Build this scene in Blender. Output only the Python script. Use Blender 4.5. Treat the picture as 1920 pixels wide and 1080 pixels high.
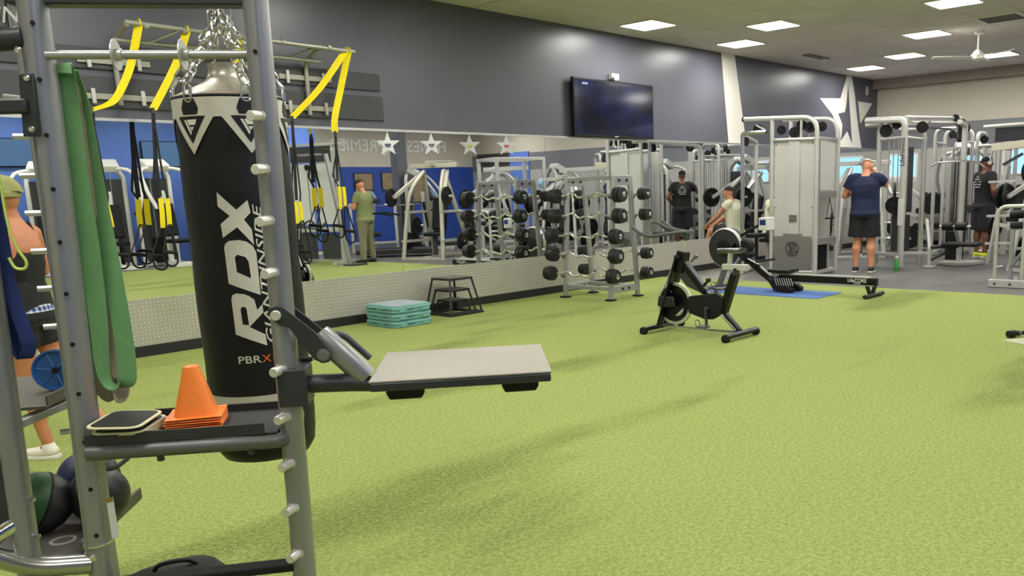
import bpy, bmesh, math, random
from mathutils import Vector, Matrix, Euler
random.seed(7)
for _o in list(bpy.data.objects): bpy.data.objects.remove(_o)
SC = bpy.context.scene
COL = SC.collection
PI = math.pi
V = Vector

# ------------------------------------------------------------ camera
cam_d = bpy.data.cameras.new('camera'); cam = bpy.data.objects.new('camera', cam_d); COL.objects.link(cam)
cam_d.sensor_width = 36; cam_d.lens = 36*1614.154/1920
cam_d.shift_x = (960-1150)/1920; cam_d.shift_y = (680-540)/1920
cam_d.clip_start = .05; cam_d.clip_end = 200
_r = V((0.64694566, -0.76199729, -0.02866089)); _u = V((0.16804995, 0.10581288, 0.98008308)); _w = V((0.74378796, 0.63887696, -0.19650878))
cam.matrix_world = Matrix(((_r.x, _u.x, -_w.x, 0), (_r.y, _u.y, -_w.y, -8.501), (_r.z, _u.z, -_w.z, 1.4), (0, 0, 0, 1)))
SC.camera = cam
# ------------------------------------------------------------ world, exposure
wd = bpy.data.worlds.new('world'); SC.world = wd; wd.use_nodes = True
wd.node_tree.nodes['Background'].inputs[0].default_value = (.92, .96, 1, 1)
wd.node_tree.nodes['Background'].inputs[1].default_value = .6
SC.view_settings.view_transform = 'Standard'; SC.view_settings.look = 'None'
SC.view_settings.exposure = 0.35; SC.view_settings.gamma = 1; SC.view_settings.use_curve_mapping = False
PANEL = 36.0            # strength of the ceiling panels

# ------------------------------------------------------------ helpers
def lin(c):
    c /= 255.
    return c/12.92 if c <= .04045 else ((c+.055)/1.055)**2.4
def S(r, g, b): return (lin(r), lin(g), lin(b), 1)

MATS = {}
def mat(name, col, rough=.5, metal=0., spec=.5, vary=0., vscale=8., bump=0., bscale=60., emit=None, es=0., coat=0.):
    if name in MATS: return MATS[name]
    m = bpy.data.materials.new(name); m.use_nodes = True; nt = m.node_tree
    b = nt.nodes['Principled BSDF']
    b.inputs['Base Color'].default_value = col; b.inputs['Roughness'].default_value = rough
    b.inputs['Metallic'].default_value = metal; b.inputs['Specular IOR Level'].default_value = spec
    if coat: b.inputs['Coat Weight'].default_value = coat; b.inputs['Coat Roughness'].default_value = .15
    tc = nt.nodes.new('ShaderNodeTexCoord')
    if vary:
        n = nt.nodes.new('ShaderNodeTexNoise'); n.inputs['Scale'].default_value = vscale; n.inputs['Detail'].default_value = 5
        nt.links.new(tc.outputs['Object'], n.inputs['Vector'])
        r = nt.nodes.new('ShaderNodeValToRGB')
        r.color_ramp.elements[0].position = .3; r.color_ramp.elements[1].position = .7
        r.color_ramp.elements[0].color = tuple(max(0, c*(1-vary)) for c in col[:3])+(1,)
        r.color_ramp.elements[1].color = tuple(min(1, c*(1+vary)) for c in col[:3])+(1,)
        nt.links.new(n.outputs[0], r.inputs[0]); nt.links.new(r.outputs[0], b.inputs['Base Color'])
    if bump:
        n = nt.nodes.new('ShaderNodeTexNoise'); n.inputs['Scale'].default_value = bscale; n.inputs['Detail'].default_value = 4
        nt.links.new(tc.outputs['Object'], n.inputs['Vector'])
        bp = nt.nodes.new('ShaderNodeBump'); bp.inputs['Strength'].default_value = bump; bp.inputs['Distance'].default_value = .01
        nt.links.new(n.outputs[0], bp.inputs['Height']); nt.links.new(bp.outputs[0], b.inputs['Normal'])
    if emit:
        b.inputs['Emission Color'].default_value = emit; b.inputs['Emission Strength'].default_value = es
    MATS[name] = m
    return m

class NX:
    """tiny arithmetic on shader sockets"""
    def __init__(s, nt, o): s.nt = nt; s.o = o
    def _m(s, op, b=None, c=None):
        n = s.nt.nodes.new('ShaderNodeMath'); n.operation = op
        s.nt.links.new(s.o, n.inputs[0])
        for i, q in ((1, b), (2, c)):
            if q is None: continue
            if isinstance(q, NX): s.nt.links.new(q.o, n.inputs[i])
            else: n.inputs[i].default_value = q
        return NX(s.nt, n.outputs[0])
    def __add__(s, b): return s._m('ADD', b)
    def __sub__(s, b): return s._m('SUBTRACT', b)
    def __mul__(s, b): return s._m('MULTIPLY', b)
    def __truediv__(s, b): return s._m('DIVIDE', b)
    def fract(s): return s._m('FRACT')
    def floor(s): return s._m('FLOOR')
    def abs(s): return s._m('ABSOLUTE')
    def mod(s, b): return s._m('FLOORED_MODULO', b)
    def lt(s, b): return s._m('LESS_THAN', b)
    def gt(s, b): return s._m('GREATER_THAN', b)
    def mx(s, b): return s._m('MAXIMUM', b)
    def mn(s, b): return s._m('MINIMUM', b)
    def sqrt(s): return s._m('SQRT')
    def ramp(s, a, b, lo=0., hi=1.):
        n = s.nt.nodes.new('ShaderNodeMapRange'); n.interpolation_type = 'SMOOTHSTEP'
        s.nt.links.new(s.o, n.inputs[0]); n.inputs[1].default_value = a; n.inputs[2].default_value = b
        n.inputs[3].default_value = lo; n.inputs[4].default_value = hi
        return NX(s.nt, n.outputs[0])
def coords(m):
    nt = m.node_tree; tc = nt.nodes.new('ShaderNodeTexCoord'); sp = nt.nodes.new('ShaderNodeSeparateXYZ')
    nt.links.new(tc.outputs['Object'], sp.inputs[0])
    return nt, tc.outputs['Object'], [NX(nt, sp.outputs[i]) for i in range(3)]
def mixc(nt, f, a, b):
    n = nt.nodes.new('ShaderNodeMix'); n.data_type = 'RGBA'
    nt.links.new(f.o, n.inputs[0])
    for i, q in ((6, a), (7, b)):
        if isinstance(q, tuple): n.inputs[i].default_value = q
        else: nt.links.new(q, n.inputs[i])
    return n.outputs[2]
def noise(nt, vec, sc, det=4, rough=.5):
    n = nt.nodes.new('ShaderNodeTexNoise'); n.inputs['Scale'].default_value = sc; n.inputs['Detail'].default_value = det
    n.inputs['Roughness'].default_value = rough
    nt.links.new(vec, n.inputs['Vector']); return NX(nt, n.outputs[0])

def tag(o, label=None, cat=None, group=None, kind=None):
    if label: o['label'] = label
    if cat: o['category'] = cat
    if group: o['group'] = group
    if kind: o['kind'] = kind
    return o
def thing(name, label, cat, loc=(0, 0, 0), rz=0., group=None, scale=1.):
    o = bpy.data.objects.new(name, None); COL.objects.link(o); o.empty_display_size = .1
    o.location = loc; o.rotation_euler = (0, 0, rz); o.scale = (scale,)*3
    return tag(o, label, cat, group)
def copy_tree(o, parent=None, loc=None, rz=None, label=None, group=None):
    c = o.copy(); COL.objects.link(c)
    c.parent = parent
    if loc is not None: c.location = loc
    if rz is not None: c.rotation_euler = (0, 0, rz)
    if label: c['label'] = label
    if group: c['group'] = group
    for ch in list(o.children): copy_tree(ch, c)
    return c

def frame(d, up=(0, 0, 1)):
    d = V(d).normalized(); up = V(up)
    if abs(d.dot(up)) > .97: up = V((1, 0, 0)) if abs(d.x) < .9 else V((0, 1, 0))
    a = d.cross(up).normalized(); b = a.cross(d).normalized()
    return a, b
class MB:
    def __init__(s): s.v = []; s.f = []
    def add(s, vs, fs):
        n = len(s.v); s.v += [tuple(q) for q in vs]; s.f += [tuple(i+n for i in f) for f in fs]; return s
    def box(s, a, b, M=None):
        (x0, y0, z0), (x1, y1, z1) = a, b
        vs = [V((x, y, z)) for z in (z0, z1) for x, y in ((x0, y0), (x1, y0), (x1, y1), (x0, y1))]
        if M is not None: vs = [M @ q for q in vs]
        return s.add(vs, [(3, 2, 1, 0), (4, 5, 6, 7), (0, 1, 5, 4), (1, 2, 6, 5), (2, 3, 7, 6), (3, 0, 4, 7)])
    def cbox(s, c, sz, rot=None):
        M = Matrix.Translation(c) @ (Euler(rot).to_matrix().to_4x4() if rot else Matrix())
        h = [q/2 for q in sz]
        return s.box((-h[0], -h[1], -h[2]), tuple(h), M)
    def bar(s, p0, p1, w, h, up=(0, 0, 1)):
        p0, p1 = V(p0), V(p1); a, b = frame(p1-p0, up); vs = []
        for p in (p0, p1):
            for i, j in ((-1, -1), (1, -1), (1, 1), (-1, 1)): vs.append(p+a*(i*w/2)+b*(j*h/2))
        return s.add(vs, [(3, 2, 1, 0), (4, 5, 6, 7), (0, 1, 5, 4), (1, 2, 6, 5), (2, 3, 7, 6), (3, 0, 4, 7)])
    def tube(s, pts, r, n=10, closed=False, ell=1., up=(0, 0, 1)):
        pts = [V(p) for p in pts]; k = len(pts)
        rs = list(r) if isinstance(r, (list, tuple)) else [r]*k
        vs = []; pa = None
        for i, p in enumerate(pts):
            if closed: d = pts[(i+1) % k]-pts[i-1]
            else: d = pts[min(i+1, k-1)]-pts[max(i-1, 0)]
            d = d.normalized()
            if pa is None: a, b = frame(d, up)
            else:
                a = (pa-d*pa.dot(d))
                a = a.normalized() if a.length > 1e-6 else frame(d, up)[0]
                b = a.cross(d).normalized()
            pa = a
            for j in range(n):
                t = 2*PI*j/n
                vs.append(p+a*(math.cos(t)*rs[i])+b*(math.sin(t)*rs[i]*ell))
        fs = []
        for i in range(k if closed else k-1):
            i2 = (i+1) % k
            for j in range(n): fs.append((i*n+j, i*n+(j+1) % n, i2*n+(j+1) % n, i2*n+j))
        if not closed: fs += [tuple(range(n-1, -1, -1)), tuple((k-1)*n+j for j in range(n))]
        return s.add(vs, fs)
    def cyl(s, p0, p1, r, n=16, r1=None):
        return s.tube([p0, p1], [r, r if r1 is None else r1], n)
    def lathe(s, prof, c=(0, 0, 0), axis=(0, 0, 1), n=24, ring=False):
        c = V(c); ax = V(axis).normalized(); a, b = frame(ax); vs = []; fs = []
        for (r, z) in prof:
            for j in range(n):
                t = 2*PI*j/n; vs.append(c+ax*z+a*(math.cos(t)*r)+b*(math.sin(t)*r))
        for i in range(len(prof)-1):
            for j in range(n): fs.append((i*n+j, i*n+(j+1) % n, (i+1)*n+(j+1) % n, (i+1)*n+j))
        if ring:
            k = len(prof)-1
            for j in range(n): fs.append((k*n+j, k*n+(j+1) % n, (j+1) % n, j))
            return s.add(vs, fs)
        if prof[0][0] > 1e-5: fs.append(tuple(range(n-1, -1, -1)))
        if prof[-1][0] > 1e-5: fs.append(tuple((len(prof)-1)*n+j for j in range(n)))
        return s.add(vs, fs)
    def sphere(s, c, r, n=16, sq=(1, 1, 1), rot=None):
        c = V(c); vs = []; fs = []; m = max(6, n//2)
        R = Euler(rot).to_matrix() if rot else Matrix.Identity(3)
        for i in range(m+1):
            ph = PI*i/m
            for j in range(n):
                t = 2*PI*j/n
                vs.append(c+R @ V((r*sq[0]*math.sin(ph)*math.cos(t), r*sq[1]*math.sin(ph)*math.sin(t), r*sq[2]*math.cos(ph))))
        for i in range(m):
            for j in range(n): fs.append((i*n+j, (i+1)*n+j, (i+1)*n+(j+1) % n, i*n+(j+1) % n))
        return s.add(vs, fs)
    def prism(s, poly, o, U, W, th):
        """poly in the plane o + x*U + y*W, extruded along U x W by th"""
        o, U, W = V(o), V(U), V(W); N = U.cross(W).normalized(); k = len(poly)
        a = [o+U*x+W*y for x, y in poly]; b = [p+N*th for p in a]
        return s.add(a+b, [tuple(range(k-1, -1, -1)), tuple(range(k, 2*k))]+[(i, (i+1) % k, k+(i+1) % k, k+i) for i in range(k)])
    def ribbon(s, pts, wd, w, th):
        """flat band following pts; wd = direction(s) across its width"""
        pts = [V(p) for p in pts]; k = len(pts); vs = []
        wds = [V(q) for q in wd] if isinstance(wd[0], (tuple, list, Vector)) else [V(wd)]*k
        ws = w if isinstance(w, (list, tuple)) else [w]*k
        for i, p in enumerate(pts):
            d = (pts[min(i+1, k-1)]-pts[max(i-1, 0)]).normalized(); a = wds[i]; a = (a-d*a.dot(d)).normalized(); nn = a.cross(d)
            for x, y in ((-1, -1), (1, -1), (1, 1), (-1, 1)): vs.append(p+a*(x*ws[i]/2)+nn*(y*th/2))
        fs = [(3, 2, 1, 0)]+[(i*4+j, i*4+(j+1) % 4, (i+1)*4+(j+1) % 4, (i+1)*4+j) for i in range(k-1) for j in range(4)]
        fs.append(tuple((k-1)*4+j for j in range(4)))
        return s.add(vs, fs)
    def build(s, name, m, parent=None, bevel=0., smooth=True, ang=35, seg=2):
        me = bpy.data.meshes.new(name); me.from_pydata(s.v, [], s.f)
        bm = bmesh.new(); bm.from_mesh(me); bmesh.ops.recalc_face_normals(bm, faces=bm.faces); bm.to_mesh(me); bm.free()
        me.materials.append(m)
        if smooth:
            for p in me.polygons: p.use_smooth = True
            me.set_sharp_from_angle(angle=math.radians(ang))
        o = bpy.data.objects.new(name, me); COL.objects.link(o)
        if parent is not None: o.parent = parent
        if bevel:
            b = o.modifiers.new('bevel', 'BEVEL'); b.width = bevel; b.segments = seg; b.limit_method = 'ANGLE'; b.angle_limit = math.radians(40)
        return o
def arc(c, r, a0, a1, n, U, W):
    c, U, W = V(c), V(U), V(W)
    return [c+U*(r*math.cos(math.radians(a0+(a1-a0)*i/n)))+W*(r*math.sin(math.radians(a0+(a1-a0)*i/n))) for i in range(n+1)]
def rpath(pts, r, n=6, closed=False):
    """polyline with its corners rounded to radius r"""
    pts = [V(p) for p in pts]; out = []; k = len(pts)
    for i, p in enumerate(pts):
        if not closed and i in (0, k-1): out.append(p); continue
        a = (pts[i-1]-p); b = (pts[(i+1) % k]-p); l = min(r, a.length*.49, b.length*.49)
        a = p+a.normalized()*l; b = p+b.normalized()*l
        for j in range(n+1):
            t = j/n; out.append(a*(1-t)**2+p*(2*t*(1-t))+b*t*t)
    return out
def spline(pts, n=6):
    pts = [V(p) for p in pts]; out = []; k = len(pts)
    for i in range(k-1):
        p0, p1, p2, p3 = pts[max(i-1, 0)], pts[i], pts[i+1], pts[min(i+2, k-1)]
        for j in range(n):
            t = j/n
            out.append(.5*((2*p1)+(p2-p0)*t+(2*p0-5*p1+4*p2-p3)*t*t+(3*p1-p0-3*p2+p3)*t**3))
    return out+[pts[-1]]
def text(txt, name, m, parent, size, M, depth=.004, bold=0., shear=0., align='CENTER', sx=1.):
    """lettering as a mesh; M places the text plane (x right, y up)"""
    cu = bpy.data.curves.new(name, 'FONT'); cu.body = txt; cu.size = size; cu.extrude = depth; cu.offset = bold; cu.shear = shear
    cu.align_x = align; cu.align_y = 'CENTER'; cu.resolution_u = 3
    t = bpy.data.objects.new('tmp', cu); COL.objects.link(t)
    dg = bpy.context.evaluated_depsgraph_get(); me = bpy.data.meshes.new_from_object(t.evaluated_get(dg)); me.name = name
    bpy.data.objects.remove(t); bpy.data.curves.remove(cu)
    me.transform(M @ Matrix.Diagonal((sx, 1, 1, 1))); me.materials.clear(); me.materials.append(m)
    o = bpy.data.objects.new(name, me); COL.objects.link(o)
    if parent is not None: o.parent = parent
    return o
def plane_m(o, X, Y):
    X, Y = V(X).normalized(), V(Y).normalized(); Z = X.cross(Y); o = V(o)
    return Matrix(((X.x, Y.x, Z.x, o.x), (X.y, Y.y, Z.y, o.y), (X.z, Y.z, Z.z, o.z), (0, 0, 0, 1)))
def struct(name, mb, m, **k):
    o = mb.build(name, m, **k); o['kind'] = 'structure'; return o

# ------------------------------------------------------------ shared materials
silver = mat('silver_paint', S(168, 168, 168), .34, .55, vary=.06, vscale=3)
silver2 = mat('light_silver_paint', S(190, 189, 184), .4, .35, vary=.05, vscale=3)
grey_m = mat('grey_metal', S(118, 118, 118), .42, .5, vary=.08, vscale=4)
gun = mat('gunmetal', S(72, 73, 76), .4, .5, vary=.08)
chrome = mat('chrome', S(225, 225, 225), .14, 1.)
black = mat('black_rubber', S(17, 17, 18), .65, spec=.3, vary=.15, vscale=30)
blackgl = mat('black_gloss', S(8, 8, 9), .34, spec=.35)
blackpad = mat('black_vinyl', S(16, 16, 17), .5, spec=.3, bump=.1, bscale=120)
white_m = mat('white_paint', S(232, 230, 224), .5, vary=.03)
whitepl = mat('white_plastic', S(215, 215, 210), .4, vary=.03)
shroud = mat('light_grey_panel', S(186, 184, 178), .5, vary=.04, vscale=2)
yellow_s = mat('yellow_strap', S(236, 214, 10), .7, vary=.08, vscale=60, bump=.2, bscale=300)
# ============================================================ THE ROOM
RX0, RX1, RY1, CH = -3.5, 19.3, -14.0, 3.634
# --- turf
tm = bpy.data.materials.new('turf'); tm.use_nodes = True; nt, vec, (x, y, z) = coords(tm); bs = nt.nodes['Principled BSDF']
fine = noise(nt, vec, 130, 2, .6); med = noise(nt, vec, 46, 3, .6)
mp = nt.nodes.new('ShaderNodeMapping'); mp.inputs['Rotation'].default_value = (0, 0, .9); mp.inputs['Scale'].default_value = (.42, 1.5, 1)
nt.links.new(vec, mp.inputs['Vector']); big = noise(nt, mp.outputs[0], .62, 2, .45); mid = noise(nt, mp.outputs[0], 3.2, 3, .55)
g = (fine*.55+med*.45).ramp(.36, .64)
c1 = mixc(nt, g, S(94, 110, 44), S(184, 192, 122))
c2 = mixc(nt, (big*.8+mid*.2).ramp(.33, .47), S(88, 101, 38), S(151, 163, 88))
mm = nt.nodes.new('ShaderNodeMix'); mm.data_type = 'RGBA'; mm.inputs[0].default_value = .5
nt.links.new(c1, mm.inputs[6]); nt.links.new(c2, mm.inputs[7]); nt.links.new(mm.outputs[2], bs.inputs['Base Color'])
bs.inputs['Roughness'].default_value = .9; bs.inputs['Specular IOR Level'].default_value = .15
bp = nt.nodes.new('ShaderNodeBump'); bp.inputs['Strength'].default_value = .55; bp.inputs['Distance'].default_value = .012
nt.links.new(g.o, bp.inputs['Height']); nt.links.new(bp.outputs[0], bs.inputs['Normal'])
TX, TY = 11.15, -11.3
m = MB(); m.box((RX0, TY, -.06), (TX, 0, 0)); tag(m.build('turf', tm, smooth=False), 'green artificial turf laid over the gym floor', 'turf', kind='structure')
# --- rubber floor
fm = bpy.data.materials.new('rubber_floor'); fm.use_nodes = True; nt, vec, (x, y, z) = coords(fm); bs = nt.nodes['Principled BSDF']
sp = noise(nt, vec, 220, 2, .6).ramp(.55, .75); lo = noise(nt, vec, .9, 4, .6)
ca = mixc(nt, lo.ramp(.3, .7), S(78, 76, 74), S(104, 101, 96)); cb = mixc(nt, sp*.35, ca, S(140, 138, 132))
sx_ = ((x-TX)/1.22).fract(); sy_ = (y/1.22).fract()
seam = (sx_-.5).abs().gt(.496).mx((sy_-.5).abs().gt(.496))
cc = mixc(nt, seam*.5, cb, S(50, 50, 50)); nt.links.new(cc, bs.inputs['Base Color']); bs.inputs['Roughness'].default_value = .42
m = MB(); m.box((TX, RY1, -.06), (RX1, 0, -.004)); m.box((RX0, RY1, -.06), (TX, TY, -.004)); o = struct('floor', m, fm, smooth=False)
# --- ceiling
cm = bpy.data.materials.new('ceiling_tile'); cm.use_nodes = True; nt, vec, (x, y, z) = coords(cm); bs = nt.nodes['Principled BSDF']
fx = ((x-9.65)/.61).fract(); fy = ((y+.46)/.61).fract()
ln = (fx-.5).abs().gt(.488).mx((fy-.5).abs().gt(.488))
tilen = nt.nodes.new('ShaderNodeTexWhiteNoise'); tilen.noise_dimensions = '2D'
cx = nt.nodes.new('ShaderNodeCombineXYZ'); nt.links.new(((x-9.65)/.61).floor().o, cx.inputs[0]); nt.links.new(((y+.46)/.61).floor().o, cx.inputs[1])
nt.links.new(cx.outputs[0], tilen.inputs['Vector'])
base = mixc(nt, NX(nt, tilen.outputs[0]), S(206, 198, 190), S(214, 206, 198))
nt.links.new(mixc(nt, ln, base, S(186, 178, 170)), bs.inputs['Base Color']); bs.inputs['Roughness'].default_value = .85
m = MB(); m.box((RX0, RY1, CH), (RX1, 0, CH+.1)); struct('ceiling', m, cm, smooth=False)
m = MB(); m.box((7.4, -.62, CH-.012), (9.0, -.1, CH+.02)); struct('trim_4', m, mat('ceiling_hatch', S(204, 196, 186), .8, vary=.04), bevel=.004)
m = MB(); m.box((RX1-.28, RY1, CH-.20), (RX1, -.0, CH)); struct('trim_5', m, mat('soffit', S(150, 142, 132), .8, vary=.04))
# --- walls
navy = mat('dark_grey_wall', S(88, 88, 98), .34, vary=.06, vscale=1.3, bump=.05, bscale=14)
cream = mat('cream_wall', S(204, 196, 180), .7, vary=.03, vscale=1.5)
MT = 2.13; MBt = .535
m = MB(); m.box((RX0, 0, 0), (RX1+.1, .15, CH)); struct('wall_left', m, navy, smooth=False)
m = MB(); m.box((RX1, RY1, 2.62), (RX1+.12, -.001, CH)); struct('wall_back', m, cream, smooth=False)
m = MB(); m.box((RX1, RY1, 2.1), (RX1+.12, -.001, 2.62)); struct('trim_1', m, mat('grey_band', S(122, 122, 128), .3, vary=.05), smooth=False)
m = MB(); m.box((RX1, RY1, 0), (RX1+.12, -.001, 2.1)); struct('trim_2', m, mat('pale_wall', S(176, 174, 168), .6, vary=.05), smooth=False)
blue = mat('blue_wall', S(40, 74, 160), .55, vary=.05, vscale=1.5); blue2 = mat('sky_blue_wall', S(98, 132, 214), .6, vary=.05, vscale=1)
m = MB(); m.box((13.3, RY1-.12, 2.28), (RX1+.1, RY1, CH)); struct('wall_right', m, cream, smooth=False)
m = MB(); m.box((13.3, RY1-.12, 0), (RX1+.1, RY1+.004, 2.28)); struct('trim_3', m, blue, smooth=False)
m = MB(); m.box((RX0, RY1-.12, 0), (13.3, RY1+.5, CH)); struct('wall_corner', m, blue2, smooth=False)
m = MB(); m.box((RX0-.12, RY1, 0), (RX0, 0, CH)); struct('wall_front', m, cream, smooth=False)
# blue doorway on the far end wall with a dark opening next to it
m = MB(); m.box((RX1-.05, -12.15, 0), (RX1+.01, -11.3, 2.66)); struct('door_1', m, blue2, smooth=False)
m = MB(); m.box((RX1-.04, -13.7, 2.30), (RX1+.01, -12.2, 2.66)); struct('door_2', m, mat('dark_opening', S(70, 66, 58), .8), smooth=False)
# windows in the end wall
wl = mat('window_daylight', S(150, 190, 235), .3, emit=S(120, 178, 238), es=1.1)
n = 0
for (a, b) in ((-.95, -.35), (-2.35, -2.05), (-3.22, -2.82), (-3.78, -3.36)):
    n += 1
    m = MB(); m.box((RX1-.012, a, 1.52), (RX1+.0, b, 1.98)); w = struct('window_%d' % n, m, wl, smooth=False)
    f = MB()
    for q in ((a-.04, 1.48, b+.04, 1.52), (a-.04, 1.98, b+.04, 2.02), (a-.04, 1.52, a, 1.98), (b, 1.52, b+.04, 1.98)):
        f.box((RX1-.03, q[0], q[1]), (RX1, q[2], q[3]))
    f.build('window_frame', white_m, w)
# --- mirror panels, steel kick plate, baseboard
mir = mat('mirror_glass', (.86, .88, .87, 1), .0, 1.)
m = MB(); xs = [RX0, -1.2, 1.25, 3.7, 6.14, 8.585, 11.0, 13.45, 15.9, 18.3, RX1]
for a, b in zip(xs, xs[1:]): m.box((a+.0015, -.012, MBt), (b-.0015, -.004, MT))
tag(m.build('wall_mirror', mir, smooth=False), 'long frameless mirror above the steel kick plate on the left wall', 'mirror')
m = MB(); m.box((RX0, -.022, MT-.004), (RX1, -.001, MT+.022)); tag(m.build('mirror_channel', mat('aluminium', S(205, 205, 200), .25, .8)), 'thin bright metal channel along the top edge of the mirror', 'trim')
dm = bpy.data.materials.new('tread_plate'); dm.use_nodes = True; nt, vec, (x, y, z) = coords(dm); bs = nt.nodes['Principled BSDF']
CW = .026
u = (x+z)*(1/CW*.7071); v = (x-z)*(1/CW*.7071)
pu = (u.floor()+v.floor()).mod(2.)
fu = u.fract()-.5; fv = v.fract()-.5
e1 = ((fu*fu*4.4)+(fv*fv*34)).sqrt(); e2 = ((fu*fu*34)+(fv*fv*4.4)).sqrt()
qu = (pu*-1)+1
h = (e1+qu*9).ramp(1.25, .7)+(e2+pu*9).ramp(1.25, .7)*.35
nt.links.new(mixc(nt, h, S(176, 172, 160), S(246, 243, 232)), bs.inputs['Base Color'])  # highlight on the lugs painted into the colour, stronger on one slant
bs.inputs['Metallic'].default_value = .35; bs.inputs['Roughness'].default_value = .3
bp = nt.nodes.new('ShaderNodeBump'); bp.inputs['Strength'].default_value = .9; bp.inputs['Distance'].default_value = .006
nt.links.new(h.o, bp.inputs['Height']); nt.links.new(bp.outputs[0], bs.inputs['Normal'])
m = MB()
for a, b in zip(xs, xs[1:]): m.box((a+.001, -.02, .1), (b-.001, -.002, MBt))
tag(m.build('kick_plate', dm, smooth=False), 'diamond tread steel kick plate running along the foot of the left wall', 'metal panel')
m = MB(); m.box((RX0, -.03, 0), (RX1, 0, .1)); struct('baseboard_left', m, mat('black_vinyl_base', S(28, 27, 28), .5))
m = MB(); m.box((RX1-.02, RY1, 0), (RX1, 0, .1)); struct('baseboard_back', m, MATS['black_vinyl_base'])
# --- white graphics painted on the left wall: slanted stripe and star
wp = mat('white_wall_graphic', S(236, 232, 220), .5)
m = MB(); m.prism([(12.94, CH), (13.36, CH), (13.74, 2.155), (13.16, 2.155)], (0, -.001, 0), (1, 0, 0), (0, 0, 1), .003)
tag(m.build('wall_stripe', wp, smooth=False), 'white slanted stripe painted on the dark wall between television and star', 'wall graphic')
st = thing('wall_star', 'large white star outline painted on the dark wall at the far corner', 'wall graphic', (17.3, -.001, 2.15))
def W(*p): return [(a-17.3, b-2.15) for a, b in p]
m = MB(); m.prism(W((16.54, 3.10), (17.46, 3.15), (17.74, CH-.005), (17.97, CH-.005), (18.15, 3.24), (18.22, 2.965), (18.35, 2.578), (18.54, 2.16), (17.39, 2.16), (17.53, 2.331), (17.39, 2.568), (17.09, 2.814)), (0, 0, 0), (1, 0, 0), (0, 0, 1), .003)
m.build('star_shape', wp, st, smooth=False)
m = MB(); m.prism(W((18.31, 3.138), (19.03, 3.131), (18.45, 2.672)), (0, 0, 0), (1, 0, 0), (0, 0, 1), .003); m.build('star_point', wp, st, smooth=False)
m = MB(); m.prism(W((17.80, 3.46), (17.74, 3.05), (17.68, 2.88), (17.36, 2.84), (17.57, 2.628), (17.53, 2.30), (17.8, 2.50), (18.05, 2.25), (17.95, 2.74), (17.88, 3.05)), (0, -.0035, 0), (1, 0, 0), (0, 0, 1), .003); m.build('inner_star', navy, st, smooth=False)
m = MB(); m.cbox((18.72, -.012, 3.38), (.1, .02, .18)); tag(m.build('wall_sensor', whitepl, bevel=.004), 'small white box high on the dark wall above the star', 'sensor')
m = MB(); m.cbox((10.05, -.04, 3.02), (.16, .07, .08)); m.cyl((10.0, -.05, 3.0), (9.98, -.14, 2.98), .03); tag(m.build('wall_camera', whitepl, bevel=.004), 'small white device mounted on the wall above the television', 'camera')
# --- television
tv = thing('television', 'wide black flat television with a dark blue screen on the left wall', 'television', (10.0, -.07, 2.15))
m = MB(); m.box((-.9, -.03, 0), (.9, .02, .80)); m.build('case', blackgl, tv, bevel=.006)
m = MB(); m.box((-.3, .02, .25), (.3, .068, .6)); m.build('wall_bracket', black, tv)
sm = bpy.data.materials.new('screen'); sm.use_nodes = True; nt, vec, (x, y, z) = coords(sm); bs = nt.nodes['Principled BSDF']
nn = noise(nt, vec, 1.6, 3).ramp(.35, .75)
cs = mixc(nt, nn, S(8, 10, 24), S(26, 40, 96)); nt.links.new(cs, bs.inputs['Emission Color']); bs.inputs['Emission Strength'].default_value = .7
bs.inputs['Base Color'].default_value = S(6, 6, 12); bs.inputs['Roughness'].default_value = .12
m = MB(); m.box((-.875, -.034, .035), (.875, -.029, .775)); m.build('screen', sm, tv, smooth=False)
m = MB(); m.box((-.72, -.037, .71), (-.6, -.033, .74)); m.build('menu_badge', mat('badge', S(120, 130, 170), .5), tv)
m = MB(); m.box((-.04, -.036, .012), (.04, -.033, .022)); m.build('maker_badge', whitepl, tv)

# --- ceiling panels (square 0.6 m troffers); frame and glowing diffuser
pe = mat('panel_glow', (1, 1, 1, 1), .5, emit=(1, .985, .94, 1), es=PANEL)
pf = mat('panel_frame', S(225, 222, 205), .5)
lt = thing('ceiling_light', '', 'ceiling light', (0, 0, CH), group='square ceiling lights')
m = MB()
for q in ((-.3, -.3, .3, -.272), (-.3, .272, .3, .3), (-.3, -.272, -.272, .272), (.272, -.272, .3, .272)): m.box((q[0], q[1], -.02), (q[2], q[3], .005))
m.build('light_frame', pf, lt)
m = MB(); m.box((-.272, -.272, -.012), (.272, .272, .0)); m.build('diffuser', pe, lt, smooth=False)
LP = [(9.96, -.76, 'glowing ceiling light nearest the television wall, above the television'), (11.36, -1.92, 'glowing ceiling light up and right of the one above the television'),
      (12.35, -.76, 'glowing ceiling light just above the top of the white slanted stripe'), (13.9, -3.15, 'glowing ceiling light left of the air vent'),
      (15.9, -2.0, 'glowing ceiling light right of the farthest one above the painted star'), (16.9, -.8, 'glowing ceiling light closest to the painted star'),
      (17.2, -3.22, 'glowing ceiling light behind the white ceiling fan'), (11.75, -4.31, 'glowing ceiling light cut by the top edge of the photo, near the vent')]
first = True
for (x, y, l) in LP:
    if first: o = lt; o.location = (x, y, CH); o['label'] = l; first = False
    else: copy_tree(lt, None, (x, y, CH), label=l)
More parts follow.
